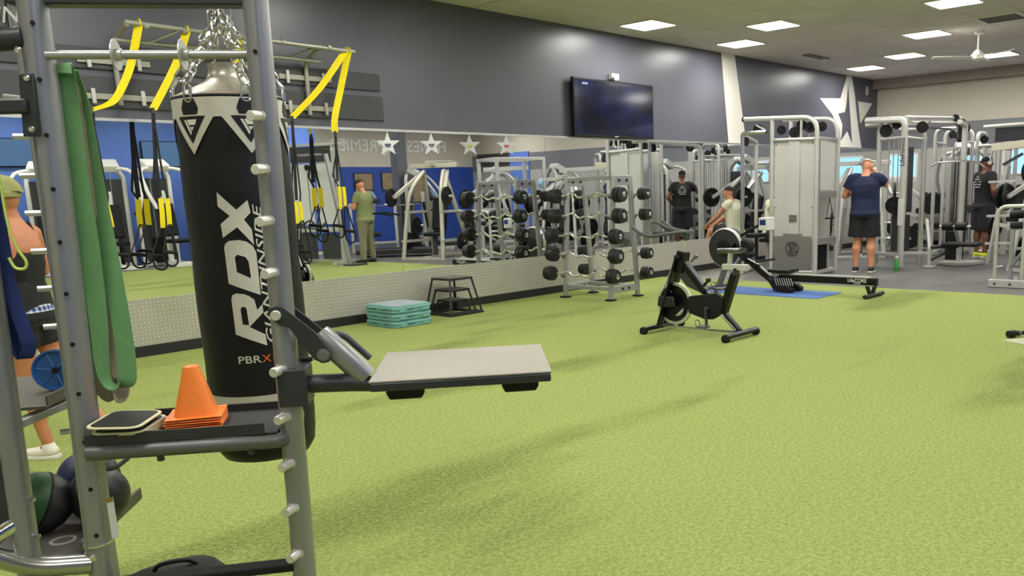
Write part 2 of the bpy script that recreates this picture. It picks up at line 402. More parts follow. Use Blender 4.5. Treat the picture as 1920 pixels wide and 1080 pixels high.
for (x, y) in [(0.4, -1.6), (3.0, -1.6), (5.6, -1.6), (-1.5, -4.2), (1.2, -4.2), (3.8, -4.2), (6.4, -4.2), (8.9, -3.6), (14.6, -5.6), (17.4, -5.6), (11.8, -6.8), (9.2, -6.4), (-.2, -6.8), (2.4, -6.8), (5.2, -6.6), (7.6, -9),
               (14.6, -8.4), (17.4, -8.4), (11.8, -9.6), (9.0, -11.6), (4.6, -9.2), (1.6, -9.6), (-1.6, -9.4), (5.8, -12), (12.8, -12.4), (15.6, -11.6), (18.0, -11.4), (2.4, -12.3)]:
    copy_tree(lt, None, (x, y, CH), label='square glowing ceiling light beyond the photo edges, seen only as shine on wall or mirror')
# --- air vents, sprinkler box, fan
vt = thing('air_vent', 'dark louvred air vent in the ceiling at the right edge above the fan', 'air vent', (13.35, -4.42, CH))
m = MB()
for q in ((-.3, -.3, .3, -.26), (-.3, .26, .3, .3), (-.3, -.26, -.26, .26), (.26, -.26, .3, .26)): m.box((q[0], q[1], -.03), (q[2], q[3], .0))
m.build('vent_frame', pf, vt)
m = MB(); m.box((-.26, -.26, -.005), (.26, .26, -.001)); m.build('vent_back', black, vt)
m = MB()
for i in range(7): m.cbox((-.22+i*.073, 0, -.018), (.045, .52, .004), (0, .7, 0))
m.build('louvres', grey_m, vt)
m = MB(); m.box((14.3, -.95, CH-.02), (15.05, -.8, CH)); tag(m.build('ceiling_diffuser', mat('slot_grey', S(110, 108, 98), .6)), 'narrow slot diffuser in the ceiling between the stripe and the star', 'air diffuser')
m = MB(); m.cyl((14.98, -.86, CH-.05), (14.98, -.86, CH), .07, 14); tag(m.build('ceiling_sensor', whitepl), 'small round white sensor on the ceiling beside the slot diffuser', 'sensor')
fn = thing('ceiling_fan', 'white three-blade ceiling fan hanging below the ceiling at right', 'ceiling fan', (14.25, -3.82, CH))
m = MB(); m.lathe([(.02, 0), (.07, -.0), (.07, -.05), (.02, -.07)]); m.build('canopy', white_m, fn)
m = MB(); m.cyl((0, 0, -.06), (0, 0, -.30), .014); m.build('downrod', white_m, fn)
m = MB(); m.lathe([(.02, -.28), (.05, -.3), (.10, -.36), (.10, -.42), (.05, -.45), (0, -.45)]); m.build('motor', white_m, fn)
for k in range(3):
    a = math.radians(125+120*k); d = V((math.cos(a), math.sin(a), 0)); q = V((-d.y, d.x, 0)); m = MB()
    vs = []
    for t, w, zz in ((.08, .05, -.40), (.25, .075, -.395), (.45, .06, -.385), (.68, .03, -.375)):
        for s_ in (-1, 1):
            for h_ in (-.004, .004): vs.append(d*t+q*(s_*w)+V((0, 0, zz+h_+s_*.012)))
    fs = []
    for i in range(3):
        a0 = i*4; b0 = a0+4
        fs += [(a0, a0+2, b0+2, b0), (a0+1, b0+1, b0+3, a0+3), (a0, b0, b0+1, a0+1), (a0+2, a0+3, b0+3, b0+2)]
    fs += [(0, 1, 3, 2), (12, 14, 15, 13)]
    m.add(vs, fs); m.build('blade', white_m, fn)
# ============================================================ FOREGROUND TRAINING RIG
RO = (1.087, -6.508, 0.0); RZR = math.radians(-40)
postm = mat('brushed_grey_post', S(146, 146, 149), .34, .55, vary=.06, vscale=2, bump=.02, bscale=90)
darkm = mat('charcoal_metal', S(58, 60, 64), .42, .45, vary=.06)
rig = thing('training_rig', 'grey steel training rig with round posts, band pegs and a black tray in the foreground', 'training rig', RO, RZR)
def rx(z): return -.025+(z-.45)*.018
def lx(z): return -.5185+(z-.45)*.027
def postline(fx, y, z0, z1, n=4): return [V((fx(z0+(z1-z0)*i/n), y, z0+(z1-z0)*i/n)) for i in range(n+1)]
for nm, fx, r, py in (('right', rx, .0285, 0), ('left', lx, .031, .02)):
    m = MB(); m.tube(postline(fx, py, .0, 2.35), r, 28, ell=1.35, up=(0, 1, 0)); m.build('post', postm, rig)
zp = [.505, .629, .748, .869, .989, 1.229, 1.352, 1.472, 1.593]
pegm = mat('zinc_peg', S(215, 213, 208), .3, .55)
for z in zp:
    m = MB(); x = rx(z)
    m.lathe([(.0155, 0), (.0155, .004)], (x-.006, -.032, z), (-.35, -1, .0), 16)
    m.lathe([(.0125, 0), (.0125, .034), (.011, .037), (0, .037)], (x-.006, -.032, z), (-.42, -1, -.05), 16)
    m.build('peg', pegm, rig)
for i in range(12):
    z = 1.8-.1205*i
    if z < .4: break
    m = MB(); m.lathe([(0, .0), (.0052, .0), (.0052, .003)], (lx(z)+.012, -.021, z), (0, -1, 0), 12); m.build('bolt_hole', black, rig)
m = MB(); m.lathe([(0, 0), (.0052, 0), (.0052, .003)], (rx(1.735)-.002, -.0395, 1.735), (0, -1, 0), 12); m.build('bolt_hole', black, rig)
# cross bar with two thin collars
m = MB(); m.cyl((lx(1.735)+.02, 0, 1.735), (rx(1.735)-.02, 0, 1.735), .0098, 18); m.build('crossbar', silver, rig)
for x in (-.315, -.172):
    m = MB(); m.lathe([(.0098, -.0015), (.034, -.0015), (.034, .0015), (.0098, .0015)], (x, 0, 1.735), (1, 0, 0), 26)
    m.cyl((x-.008, 0, 1.735), (x+.014, 0, 1.735), .0135, 16); m.build('collar', silver2, rig)
m = MB(); m.bar((-.53, .03, 1.865), (-.0, .03, 1.865), .05, .04); m.build('top_beam', darkm, rig, bevel=.004)
# left side: gusset plate, dark beams, header cylinder with lettering
m = MB(); m.prism([(-.512, 1.690), (-.481, 1.694), (-.486, 1.556), (-.522, 1.556)], (0, -.026, 0), (1, 0, 0), (0, 0, 1), .006); m.build('gusset_plate', darkm, rig, bevel=.003)
for (x, z) in ((-.494, 1.682), (-.5, 1.572), (-.503, 1.742)):
    m = MB(); m.lathe([(.0075, 0), (.007, .004), (0, .006)], (x, -.031, z), (0, -1, 0), 10); m.build('bolt', chrome, rig)
m = MB(); m.bar((-.85, -.03, 1.618), (-.50, -.03, 1.622), .03, .032); m.build('side_beam', darkm, rig, bevel=.005)
m = MB(); m.cyl((-.86, -.03, 1.735), (-.50, .0, 1.772), .025, 20); m.build('side_tube', darkm, rig)
m = MB(); m.cbox((-.70, .02, 1.855), (.33, .012, .12)); hp = m.build('header_plate', grey_m, rig, bevel=.004)
text('RUN', 'lettering', whitepl, hp, .05, plane_m((-.562, .012, 1.82), (1, 0, .06), (0, 0, 1)), .001, shear=.2)
m = MB(); m.lathe([(.005, -.0015), (.03, -.0015), (.03, .0015), (.005, .0015)], (-.535, .10, 1.645), (1, -.25, 0), 26); m.cyl((-.62, .13, 1.66), (-.53, .10, 1.645), .007, 12); m.build('side_peg', silver2, rig)
# second post at far left with its flat web, base tubes
def l2(z): return -.652-(1.3-z)*.024
m = MB(); m.tube(postline(l2, -.01, 0, 2.35), .026, 24, ell=1.3, up=(0, 1, 0)); m.build('post', postm, rig)
m = MB(); m.prism([(-.73, .625), (-.683, .625), (-.668, 1.6), (-.715, 1.6)], (0, -.015, 0), (1, 0, 0), (0, 0, 1), .02); m.build('web_plate', darkm, rig, bevel=.003)
for z in (.70, .605):
    m = MB(); m.lathe([(.006, 0), (.006, .012), (0, .014)], (l2(z)+.024, -.015, z), (1, -.3, 0), 10); m.build('bolt', chrome, rig)
m = MB(); m.tube(rpath([(-.9, -.12, .53), (-.74, -.06, .61), (-.67, -.02, .648)], .05), .021, 18); m.build('base_tube', chrome, rig)
m = MB(); m.tube(rpath([(-.95, -.05, .66), (-.76, -.05, .60), (-.66, -.03, .53), (-.53, 0, .515)], .08), .026, 20)
m.build('base_tube', mat('polished_grey', S(170, 170, 168), .22, .9), rig)
m = MB(); m.tube([(lx(.57), .02, .563), (lx(.57), .02, .567)], .0335, 28, ell=1.35, up=(0, 1, 0)); m.build('clamp_band', chrome, rig)
m = MB(); m.lathe([(.008, 0), (.008, .006), (0, .009)], (-.506, -.044, .548), (0, -1, 0), 10); m.build('bolt', chrome, rig)
m = MB(); m.cbox((-.464, -.012, .635), (.016, .003, .105), (0, 0, .75)); wl_ = m.build('warning_label', whitepl, rig)
m = MB(); m.cbox((-.4645, -.0135, .682), (.016, .003, .011), (0, 0, .75)); m.build('label_band', mat('ochre', S(150, 120, 40), .6), wl_)
# rear post hidden behind the left one, with chrome pegs
m = MB(); m.tube([(-.735, .56, 0), (-.735, .56, 2.2)], .029, 20, ell=1.3, up=(0, 1, 0)); m.build('post', postm, rig)
for z in (1.597, 1.488, 1.382, 1.273, 1.164, 1.051, .729):
    m = MB(); m.cyl((-.76, .55, z), (-.80, .54, z), .0085, 14); m.build('peg', pegm, rig)
# black tray on its tube
m = MB(); m.tube([(-.480, -.055, .816), (-.25, -.052, .8145), (-.045, -.045, .812), (-.022, -.015, .812)], .0185, 20); m.build('tray_rail', mat('tray_rail_grey', S(104, 104, 106), .45, .6), rig)
m = MB(); m.cyl((-.50, .21, .812), (-.03, .21, .812), .016, 16); m.build('tray_rail', postm, rig)
trm = mat('tray_black', S(42, 42, 44), .5, vary=.12)
m = MB(); m.box((-.482, -.05, .8315), (-.045, .21, .836)); m.box((-.482, -.058, .833), (-.072, -.053, .862)); m.box((-.41, .206, .832), (-.045, .212, .856))
tr = m.build('tray', trm, rig, bevel=.0015)
for x in (-.32, -.11):
    m = MB(); m.lathe([(.009, 0), (.009, .012), (0, .016)], (x, -.05, .797), (0, 0, -1), 8); m.build('bolt', darkm, rig)
# lower cross member + shelves for balls and ab wheel
m = MB(); m.bar((-.50, 0, .455), (-.03, 0, .462), .05, .02); m.build('lower_shelf_lip', black, rig, bevel=.003)
shm = mat('shelf_grey_brown', S(92, 88, 82), .45, .2, vary=.12)
m = MB(); m.box((-.98, .24, .872), (-.685, .70, .878)); m.box((-.69, .24, .878), (-.684, .70, .905)); m.box((-.98, .236, .868), (-.685, .242, .878)); m.build('shelf', shm, rig, bevel=.002)
m = MB(); m.bar((-.745, .2, .842), (-.665, .52, .858), .03, .022); m.build('shelf_rail', postm, rig, bevel=.003)
m = MB(); m.box((-1.12, .31, .410), (-.70, .80, .416)); m.box((-.705, .33, .416), (-.695, .80, .455)); m.build('shelf', shm, rig, bevel=.003)
m = MB(); m.lathe([(.028, 0), (.036, 0), (.036, .003), (.028, .003)], (-.80, .45, .416), (0, 0, 1), 22, ring=True); m.build('shelf_cup', silver2, rig)
m = MB(); m.tube(rpath([(-.74, .55, .61), (-.66, .52, .605), (-.625, .55, .63)], .03), .007, 10); m.build('band_hook', gun, rig)
def rl(x, y, z=0.):
    c, s = math.cos(RZR), math.sin(RZR); return (RO[0]+x*c-y*s, RO[1]+x*s+y*c, z)

# --- folding platform hung on the right post
fp = thing('folding_platform', 'grey padded folding step platform on a black arm clamped to the rig post', 'platform', rl(0, 0, .945), RZR)
def z9(p): return tuple((x, y, z-.945) for x, y, z in p)
m = MB(); m.box((-.033, -.050, -.05), (.036, .050, .045)); m.box((.010, .044, .045), (.040, .052, .058)); m.build('clamp_collar', darkm, fp, bevel=.004)
m = MB(); m.tube(z9([(.03, 0, .942), (.14, 0, .939), (.20, 0, .930), (.60, .0, .926)]), [.0235, .0235, .019, .018], 24); m.build('arm', darkm, fp)
m = MB(); m.prism([(.19, -.10), (.64, -.105), (.646, .30), (.200, .305)], (0, 0, .008), (1, 0, 0), (0, 1, 0), .005); bd = m.build('step_board', mat('pad_greybeige', S(156, 151, 141), .8, bump=.12, bscale=260, vary=.04, vscale=4), fp, bevel=.002, seg=2)
m = MB(); m.prism([(.193, -.101), (.637, -.106), (.643, .298), (.203, .303)], (0, 0, -.014), (1, 0, 0), (0, 1, 0), .0218); m.build('board_base', darkm, fp, bevel=.004)
for a, b, zo in ((.222, .318, -.064), (.515, .611, -.063)):
    for y in (-.02,):
        m = MB(); m.prism([(a, 0), (b, 0), (b, .025), (b-.008, .038), (a+.008, .038), (a, .02)], (0, y+.05, -.016), (1, 0, 0), (0, 0, -1), -.055); m.build('rubber_bracket', blackgl, fp, bevel=.004)
hp = [(-.030, .172), (-.038, .186), (-.034, .198), (-.02, .204), (.0, .200), (.070, .133), (.100, .088), (.103, .070), (.094, .058), (.078, .056), (.060, .066), (.034, .105), (.008, .150), (-.012, .155)]
for y in (-.042, .036):
    m = MB(); m.prism(hp, (0, y, 0), (1, 0, 0), (0, 0, 1), .006); m.build('hinge_plate', darkm, fp, bevel=.002)
m = MB(); m.cyl((-.018, -.058, .181), (-.018, .05, .181), .0125, 20); m.build('pivot_bolt', pegm, fp, bevel=.002)
m = MB(); m.lathe([(.016, 0), (.016, .004), (.013, .004), (.012, .010), (0, .011)], (.083, -.046, .077), (0, -1, 0), 22); m.build('pivot_bolt', grey_m, fp)
m = MB(); m.tube([(.068, -.0, .125), (.073, 0, .118), (.155, 0, .028), (.176, 0, .005)], [.022, .025, .025, .022], 24, ell=1.2); m.build('strut', postm, fp)
m = MB(); m.tube(rpath([(.075, .0, .105), (.082, .03, .114), (.122, .03, .116), (.185, .03, .048)], .03), .0085, 16); m.build('lock_handle', gun, fp)
m = MB(); m.bar((.11, -.006, .098), (.165, -.006, .032), .002, .01); m.build('strut_label', whitepl, fp)

# --- orange cones, nested
om = mat('orange_plastic', S(240, 126, 40), .45, vary=.04)
def cone(parent, zoff):
    m = MB(); R = Matrix.Rotation(.12, 4, 'Z'); h = .128; vs = []; fs = []
    # square flange
    m.box((-.066, -.066, 0), (.066, .066, .0028), R)
    prof = []
    m2 = []
    for i in range(7):
        t = i/6.; r = .050*(1-t)+.019*t; z = .0028+(h-.006)*t; e = 4.5*(1-t)+2.2*t
        ring = []
        for j in range(28):
            a = 2*PI*j/28; c, s = math.cos(a), math.sin(a); k = (abs(c)**e+abs(s)**e)**(-1/e)
            ring.append(R @ V((r*k*c, r*k*s, z)))
        m2.append(ring)
    for s_, z in ((.8, h-.0015), (.5, h)): m2.append([V((p.x*s_, p.y*s_, z)) for p in m2[6]])
    vs = [p for r_ in m2 for p in r_]
    fs = [(i*28+j, i*28+(j+1) % 28, (i+1)*28+(j+1) % 28, (i+1)*28+j) for i in range(len(m2)-1) for j in range(28)]
    fs.append(tuple((len(m2)-1)*28+j for j in range(28)))
    m.add(vs, fs)
    return m
cl = ['bottom orange cone of the nested stack on the black tray', 'second lowest orange cone of the nested stack on the tray', 'third orange cone up in the nested stack on the tray',
      'fourth orange cone up in the nested stack on the tray', 'second orange cone from the top of the nested stack', 'topmost orange cone of the nested stack on the black tray']
cx, cy, _ = rl(-.268, .08)
c0 = None
for i in range(6):
    if c0 is None: c0 = cone(None, 0).build('training_cone', om, bevel=.001); o = c0
    else: o = c0.copy(); COL.objects.link(o)
    o.location = (cx+.0012*(i % 3), cy-.001*(i % 2), .8365+.0058*i); o.rotation_euler = (0, 0, RZR+.02*((i*7) % 3-1))
    tag(o, cl[i], 'cone', 'nested orange cones on the tray')
# --- sliding discs: black plates with cream rims fanned out on the tray
rim = mat('cream_rim', S(214, 208, 176), .6); plate_b = mat('plate_black', S(38, 38, 38), .7, bump=.1, bscale=200)
def rsq(w, h, r, n=5):
    out = []
    for cx_, cy_, a0 in ((w-r, h-r, 0), (-w+r, h-r, 90), (-w+r, -h+r, 180), (w-r, -h+r, 270)):
        out += [(cx_+r*math.cos(math.radians(a0+90*i/n)), cy_+r*math.sin(math.radians(a0+90*i/n))) for i in range(n+1)]
    return out
d0 = thing('slider_plate', '', 'exercise plate', (0, 0, 0))
m = MB(); m.prism(rsq(.062, .088, .030), (0, 0, 0), (1, 0, 0), (0, 1, 0), .004); m.build('rim', rim, d0, bevel=.001)
m = MB(); m.prism(rsq(.054, .080, .023), (0, 0, .001), (1, 0, 0), (0, 1, 0), .0038); m.build('pad', plate_b, d0, smooth=False)
pl = [('lowest black cream-rimmed plate of the fan, nearest the cones', -.404, .045, .0), ('second lowest black plate with cream rim in the fanned stack', -.404, .04, .0), ('middle black plate with cream rim in the fanned stack', -.404, .036, .0),
      ('fourth black plate with cream rim up in the fanned stack', -.404, .03, .0), ('second from top black plate with cream rim in the fan', -.404, .018, .0), ('topmost black plate with cream rim, jutting past the tray', -.404, -.006, .0)]
for i, (l, x, y, a) in enumerate(pl):
    p = rl(x, y, .8365+(.0, .006, .012, .018, .025, .044)[i])
    if i == 0: o = d0; o.location = p; o.rotation_euler = (0, 0, RZR-.03); o['label'] = l; o['group'] = 'fanned plates on the tray'
    else: q_ = copy_tree(d0, None, p, RZR-.03+a, label=l, group='fanned plates on the tray'); q_.rotation_euler = (0, (.0, 0, 0, 0, .02, .05)[i], RZR-.03+a)

# --- resistance bands on the left post
gr1 = mat('green_band', S(98, 144, 92), .65, vary=.06, vscale=20); tan_ = mat('tan_band', S(150, 142, 118), .65, vary=.08, vscale=12); bl1 = mat('blue_band', S(24, 44, 110), .6, vary=.1, vscale=10)
def band(name, pts, wd, w, th, m_, label, cat='resistance band'):
    mm = MB(); mm.ribbon(spline(pts, 6), wd, w, th); o = mm.build(name, m_); o.location = RO; o.rotation_euler = (0, 0, RZR)
    return tag(o, label, cat)
gp = [(-.448, .030, 1.70), (-.449, .040, 1.722), (-.449, .05, 1.70), (-.450, .05, 1.60), (-.452, .05, 1.432), (-.450, .05, 1.292), (-.455, .05, 1.123), (-.462, .05, 1.01), (-.458, .055, .968), (-.440, .06, .950), (-.417, .065, .962), (-.412, .07, 1.0), (-.412, .075, 1.08), (-.418, .08, 1.213), (-.429, .09, 1.35), (-.440, .10, 1.50), (-.446, .10, 1.64), (-.448, .07, 1.71)]
N_ = (len(gp)-1)*6+1
gw = [(1, .25, 0) if i < 30 else ((1-.75*(i-30)/15., .25+.75*(i-30)/15., 0) if i < 45 else ((.25, 1, 0) if i < 54 else ((.25+.75*min(1, (i-54)/10.), 1-.8*min(1, (i-54)/10.), 0)))) for i in range(N_)]
band('resistance_band', gp, gw, .042, .004, gr1, 'wide green resistance band looped over the peg of the left rig post')
band('resistance_band', [(-.462, .065, 1.70), (-.472, .07, 1.508), (-.472, .08, 1.253), (-.478, .08, 1.095), (-.486, .08, 1.0), (-.480, .085, .940), (-.462, .09, .915), (-.445, .10, .93), (-.452, .12, 1.0), (-.462, .12, 1.2), (-.462, .12, 1.5), (-.460, .09, 1.69)],
     (.9, -.4, 0), .048, .004, tan_, 'wide tan resistance band hanging lowest, behind the green one')
band('resistance_band', [(-.447, .085, 1.69), (-.449, .085, 1.40), (-.452, .085, 1.278), (-.456, .082, 1.094), (-.458, .08, 1.0), (-.450, .08, .968), (-.440, .085, .985), (-.436, .10, 1.1), (-.440, .11, 1.4), (-.446, .10, 1.69)],
     (1, .5, 0), .026, .004, tan_, 'narrow tan resistance band inside the loop of the green one')
band('resistance_band', [(-.63, .03, 1.58), (-.632, .03, 1.461), (-.63, .03, 1.338), (-.628, .03, 1.211), (-.612, .03, 1.10), (-.612, .035, 1.065), (-.628, .04, 1.045), (-.642, .045, 1.075), (-.65, .05, 1.2), (-.648, .05, 1.4), (-.64, .04, 1.58)],
     (1, .4, 0), .03, .004, bl1, 'navy blue resistance band hanging on the far left rig post')
m = MB(); m.tube(spline([(-.612, .02, 1.60), (-.611, .02, 1.534), (-.608, .02, 1.461), (-.606, .02, 1.362), (-.594, .02, 1.305), (-.580, .02, 1.275), (-.586, .02, 1.258), (-.606, .02, 1.261), (-.616, .02, 1.285)], 5), .0035, 8)
tb = m.build('resistance_tube', mat('lime_tube', S(206, 222, 110), .5)); tb.location = RO; tb.rotation_euler = (0, 0, RZR)
tag(tb, 'thin lime yellow exercise tube with a green sleeve hanging at far left', 'resistance tube')
m = MB(); m.tube([(-.622, .02, 1.56), (-.622, .02, 1.44)], [.012, .014], 12); m.build('sleeve', gr1, tb)

# --- ab wheel and medicine balls on the shelves
aw = thing('ab_wheel', 'blue spoked ab wheel lying against the upper rig shelf', 'ab wheel', rl(-.745, .45, .9365), RZR)
abm = mat('ab_blue', S(20, 84, 150), .4, coat=.2); abm2 = mat('ab_blue_light', S(60, 130, 190), .4)
m = MB(); m.lathe([(.012, -.008), (.05, -.007), (.053, -.014), (.0585, -.014), (.0585, .014), (.053, .014), (.05, .007), (.012, .008)], (0, 0, 0), (.12, -1, .1), 40); m.build('wheel', abm, aw)
m = MB(); a, b = frame((.12, -1, .1))
for k in range(6):
    t = k*PI/3+.2; d = a*math.cos(t)+b*math.sin(t); m.bar(d*.012+V((.001, -.009, 0)), d*.05+V((.001, -.009, 0)), .004, .003)
m.build('spokes', abm2, aw)
m = MB(); m.cyl((-.01, .09, -.007), (.01, -.03, .004), .008, 14); m.build('axle', blackgl, aw)
def ball(c, r, m1, m2, label, tilt=(0, .5, .4)):
    t = thing('medicine_ball', label, 'medicine ball', rl(*c), RZR)
    for k, mm_ in ((0, m1), (1, m2)):
        m = MB(); seg = 28; vs = []; R = Euler(tilt).to_matrix()
        for i in range(9):
            ph = (PI*.5)*i/8
            for j in range(seg): vs.append(R @ V((r*math.sin(ph)*math.cos(2*PI*j/seg), r*math.sin(ph)*math.sin(2*PI*j/seg), (1 if k == 0 else -1)*r*math.cos(ph))))
        m.add(vs, [(i*seg+j, i*seg+(j+1) % seg, (i+1)*seg+(j+1) % seg, (i+1)*seg+j) for i in range(8) for j in range(seg)])
        m.build('shell_half', mm_, t, ang=80)
    a = V((0, 0, 1)); m = MB(); m.lathe([(r*.99, -.004), (r*1.012, -.003), (r*1.012, .003), (r*.99, .004)], (0, 0, 0), R @ a, 36, ring=True); m.build('seam_ring', black, t)
    return t
gb = mat('ball_green', S(34, 74, 38), .45, bump=.1, bscale=150); bb = mat('ball_blue', S(16, 26, 74), .5, bump=.1, bscale=150); kb = mat('ball_black', S(36, 36, 38), .42, bump=.1, bscale=150)
ball((-.895, .55, .416+.094), .094, gb, kb, 'green and black medicine ball on the low shelf behind the far left post', (.3, -1.1, .3))
ball((-.838, .765, .416+.094), .094, bb, kb, 'navy blue and black medicine ball behind the left rig post', (.2, -1.2, .2))
ball((-.745, .60, .416+.088), .088, kb, kb, 'plain black medicine ball on the low shelf beside the navy one', (.2, 1., 0))
# --- black duffel on the floor under the rig
df = thing('gym_bag', 'black gym bag lying under the rig at the bottom edge', 'bag', rl(-.50, .40, 0), RZR+.25)
m = MB(); vs = []
for i in range(13):
    t = i/12.; x = -.17+.34*t; sc_ = (1-abs(2*t-1)**3)**.5*.12+.03
    for j in range(18):
        a = 2*PI*j/18; c, s = math.cos(a), math.sin(a); e = 3.; k = (abs(c)**e+abs(s)**e)**(-1/e)
        vs.append(V((x+.01*s, c*k*sc_, .165+s*k*sc_*1.05+.008*math.sin(7*t+a*2))))
m.add(vs, [(i*18+j, i*18+(j+1) % 18, (i+1)*18+(j+1) % 18, (i+1)*18+j) for i in range(12) for j in range(18)]+[tuple(range(17, -1, -1)), tuple(12*18+j for j in range(18))])
m.build('body', mat('bag_nylon', S(14, 14, 20), .6, bump=.2, bscale=200), df, ang=70)
m = MB(); m.tube(spline([(-.04, -.02, .31), (-.02, -.03, .345), (.06, -.02, .34), (.1, -.01, .29)], 5), .007, 8); m.build('strap', blackpad, df)
m = MB(); m.tube(spline([(.0, -.10, .27), (.08, -.11, .25), (.14, -.09, .2)], 4), .004, 6); m.build('piping', mat('navy_piping', S(24, 34, 90), .5), df)

# --- heavy bag
BC = (-.285, .85); BR = .167
bg = thing('heavy_bag', 'long black punching bag with silver top lettered RDX hanging behind the rig', 'punching bag', rl(BC[0], BC[1], .52), RZR)
lea = mat('bag_leather', S(15, 15, 17), .48, spec=.35, bump=.12, bscale=40, vary=.1, vscale=5)
sil = mat('bag_silver', S(205, 200, 186), .42, .3, vary=.08, vscale=9)
whl = mat('bag_lettering', S(206, 202, 190), .5, vary=.08, vscale=14)
org = mat('bag_orange', S(210, 96, 30), .5)
def bm_lathe(z0, z1, dr, n=16, seg=64):
    m = MB(); m.lathe([(BR+dr+.0015*math.sin(9*i/n), z0+(z1-z0)*i/n) for i in range(n+1)], (0, 0, 0), (0, 0, 1), seg); return m
m = MB(); prof = [(0, 0), (.08, .003), (.14, .018), (.160, .05), (.166, .10)]+[(BR+.0015*math.sin(i*.9), .10+1.10*i/22) for i in range(1, 23)]
m.lathe(prof, n=64); m.build('body', lea, bg, ang=60)
m = MB(); m.lathe([(BR+.0035, .222), (BR+.0035, .250)], n=64); m.build('lower_band', sil, bg)
m = MB(); m.lathe([(BR, 1.2), (BR-.003, 1.208), (BR-.03, 1.222), (.10, 1.240), (.07, 1.256), (.055, 1.275), (.05, 1.30), (.054, 1.312), (.03, 1.316), (0, 1.316)], n=48)
m.build('top_cover', mat('cover_grey', S(166, 160, 146), .36, .45, vary=.25, vscale=7, bump=.6, bscale=9), bg, ang=60)
m = MB(); m.lathe([(BR+.0025, 1.196), (BR+.004, 1.2), (BR+.002, 1.205)], n=64); m.build('top_seam', black, bg)
ZB = .52
def wrap(mb_or_me, name, m_, r, parent, cuts=3, flat_angle=None):
    """bend flat lettering (x = degrees around the bag, y = height) onto the bag"""
    bm = bmesh.new()
    if isinstance(mb_or_me, MB):
        me = bpy.data.meshes.new('t'); me.from_pydata(mb_or_me.v, [], mb_or_me.f); bm.from_mesh(me)
    else: bm.from_mesh(mb_or_me)
    bmesh.ops.triangulate(bm, faces=bm.faces)
    for _ in range(cuts):
        es = [e for e in bm.edges if abs(e.verts[0].co.x-e.verts[1].co.x) > 5 and not False]
        if not es: break
        bmesh.ops.subdivide_edges(bm, edges=es, cuts=1); bmesh.ops.triangulate(bm, faces=bm.faces)
    for v in bm.verts:
        a = math.radians(v.co.x); v.co = V(((r+v.co.z)*math.cos(a), (r+v.co.z)*math.sin(a), v.co.y-ZB))
    me = bpy.data.meshes.new(name); bm.to_mesh(me); bm.free(); me.materials.append(m_)
    o = bpy.data.objects.new(name, me); COL.objects.link(o); o.parent = parent; return o
def flatpoly(polys):
    m = MB()
    for p in polys:
        n = len(p); m.add([(x, y, .0) for x, y in p], [tuple(range(n))])
    return m
def keyhole(outer, hole, io, ih):
    """outer polygon with a hole, bridged between outer[io] and hole[ih]"""
    o = outer[io:]+outer[:io+1]; h = hole[ih:]+hole[:ih+1]; return o+h[::1]
LX = [(-99.12, 1.4295), (-81.4, 1.3732), (-69.53, 1.4024), (-67.66, 1.3634), (-74.98, 1.3421), (-68.29, 1.3106), (-67.68, 1.261), (-82.49, 1.319), (-97.99, 1.2873), (-98.74, 1.3306), (-88.43, 1.3545), (-99.76, 1.3858)]
LDo = [(-82.16, 1.2789), (-92.31, 1.2773), (-96.45, 1.2682), (-97.92, 1.2555), (-97.59, 1.1427), (-66.52, 1.1011), (-66.32, 1.2371), (-69.23, 1.259), (-75.11, 1.2734)]
LDh = [(-85.66, 1.2334), (-88.19, 1.2247), (-87.71, 1.1784), (-74.4, 1.1563), (-75.02, 1.2103), (-77.77, 1.2249)]
LRo = [(-91.19, 1.1106), (-95.2, 1.1054), (-96.65, 1.0929), (-96.27, 0.9786), (-65.41, 0.935), (-66.02, 0.9717), (-81.28, 1.0005), (-65.7, 1.0447), (-65.9, 1.0709), (-71.77, 1.0539), (-73.55, 1.0873), (-78.26, 1.0998), (-82.97, 1.107)]
LRh = [(-86.84, 1.0669), (-88.46, 1.0586), (-87.85, 1.0093), (-81.63, 1.0064), (-82.33, 1.0586), (-83.55, 1.0658)]
def holed(outer, hole):
    """triangulated polygon with a hole"""
    bm = bmesh.new()
    for ring in (outer, hole):
        vs = [bm.verts.new((x, y*300, 0)) for x, y in ring]
        for i in range(len(vs)): bm.edges.new((vs[i], vs[(i+1) % len(vs)]))
    bmesh.ops.triangle_fill(bm, use_beauty=True, edges=bm.edges)
    for v in bm.verts: v.co.y /= 300
    me = bpy.data.meshes.new('t'); bm.to_mesh(me); bm.free(); return me
wrap(flatpoly([LX]), 'letter_x', whl, BR+.0032, bg)
wrap(holed(LDo, LDh), 'letter_d', whl, BR+.0032, bg)
wrap(holed(LRo, LRh), 'letter_r', whl, BR+.0032, bg)
def bagtext(txt, name, m_, ang, z, size, rot, sx=1., shear=0., bold=0., spacing=None):
    cu = bpy.data.curves.new('t', 'FONT'); cu.body = txt; cu.size = size; cu.shear = shear; cu.offset = bold; cu.resolution_u = 2; cu.align_y = 'CENTER'
    t = bpy.data.objects.new('tmp', cu); COL.objects.link(t)
    me = bpy.data.meshes.new_from_object(t.evaluated_get(bpy.context.evaluated_depsgraph_get())); bpy.data.objects.remove(t)
    for v in me.vertices:
        x, y = v.co.x*sx, v.co.y
        if rot: x, y = -y, x
        v.co = V((ang+math.degrees(x/BR), z+y, 0))
    return wrap(me, name, m_, BR+.0034, bg, cuts=1)
bagtext('GIANT INSIDE', 'slogan', whl, -60.6, .936, .036, True, 1.95, .25, .0003)
bagtext('PBR', 'model_mark', whl, -97.5, .892, .034, False, 1.25, 0, .0004)
bagtext('X1', 'model_mark', org, -72, .892, .034, False, 1.1, 0, .0004)
bagtext('6', 'model_mark', whl, -60, .892, .034, False, 1.2, 0, .0004)
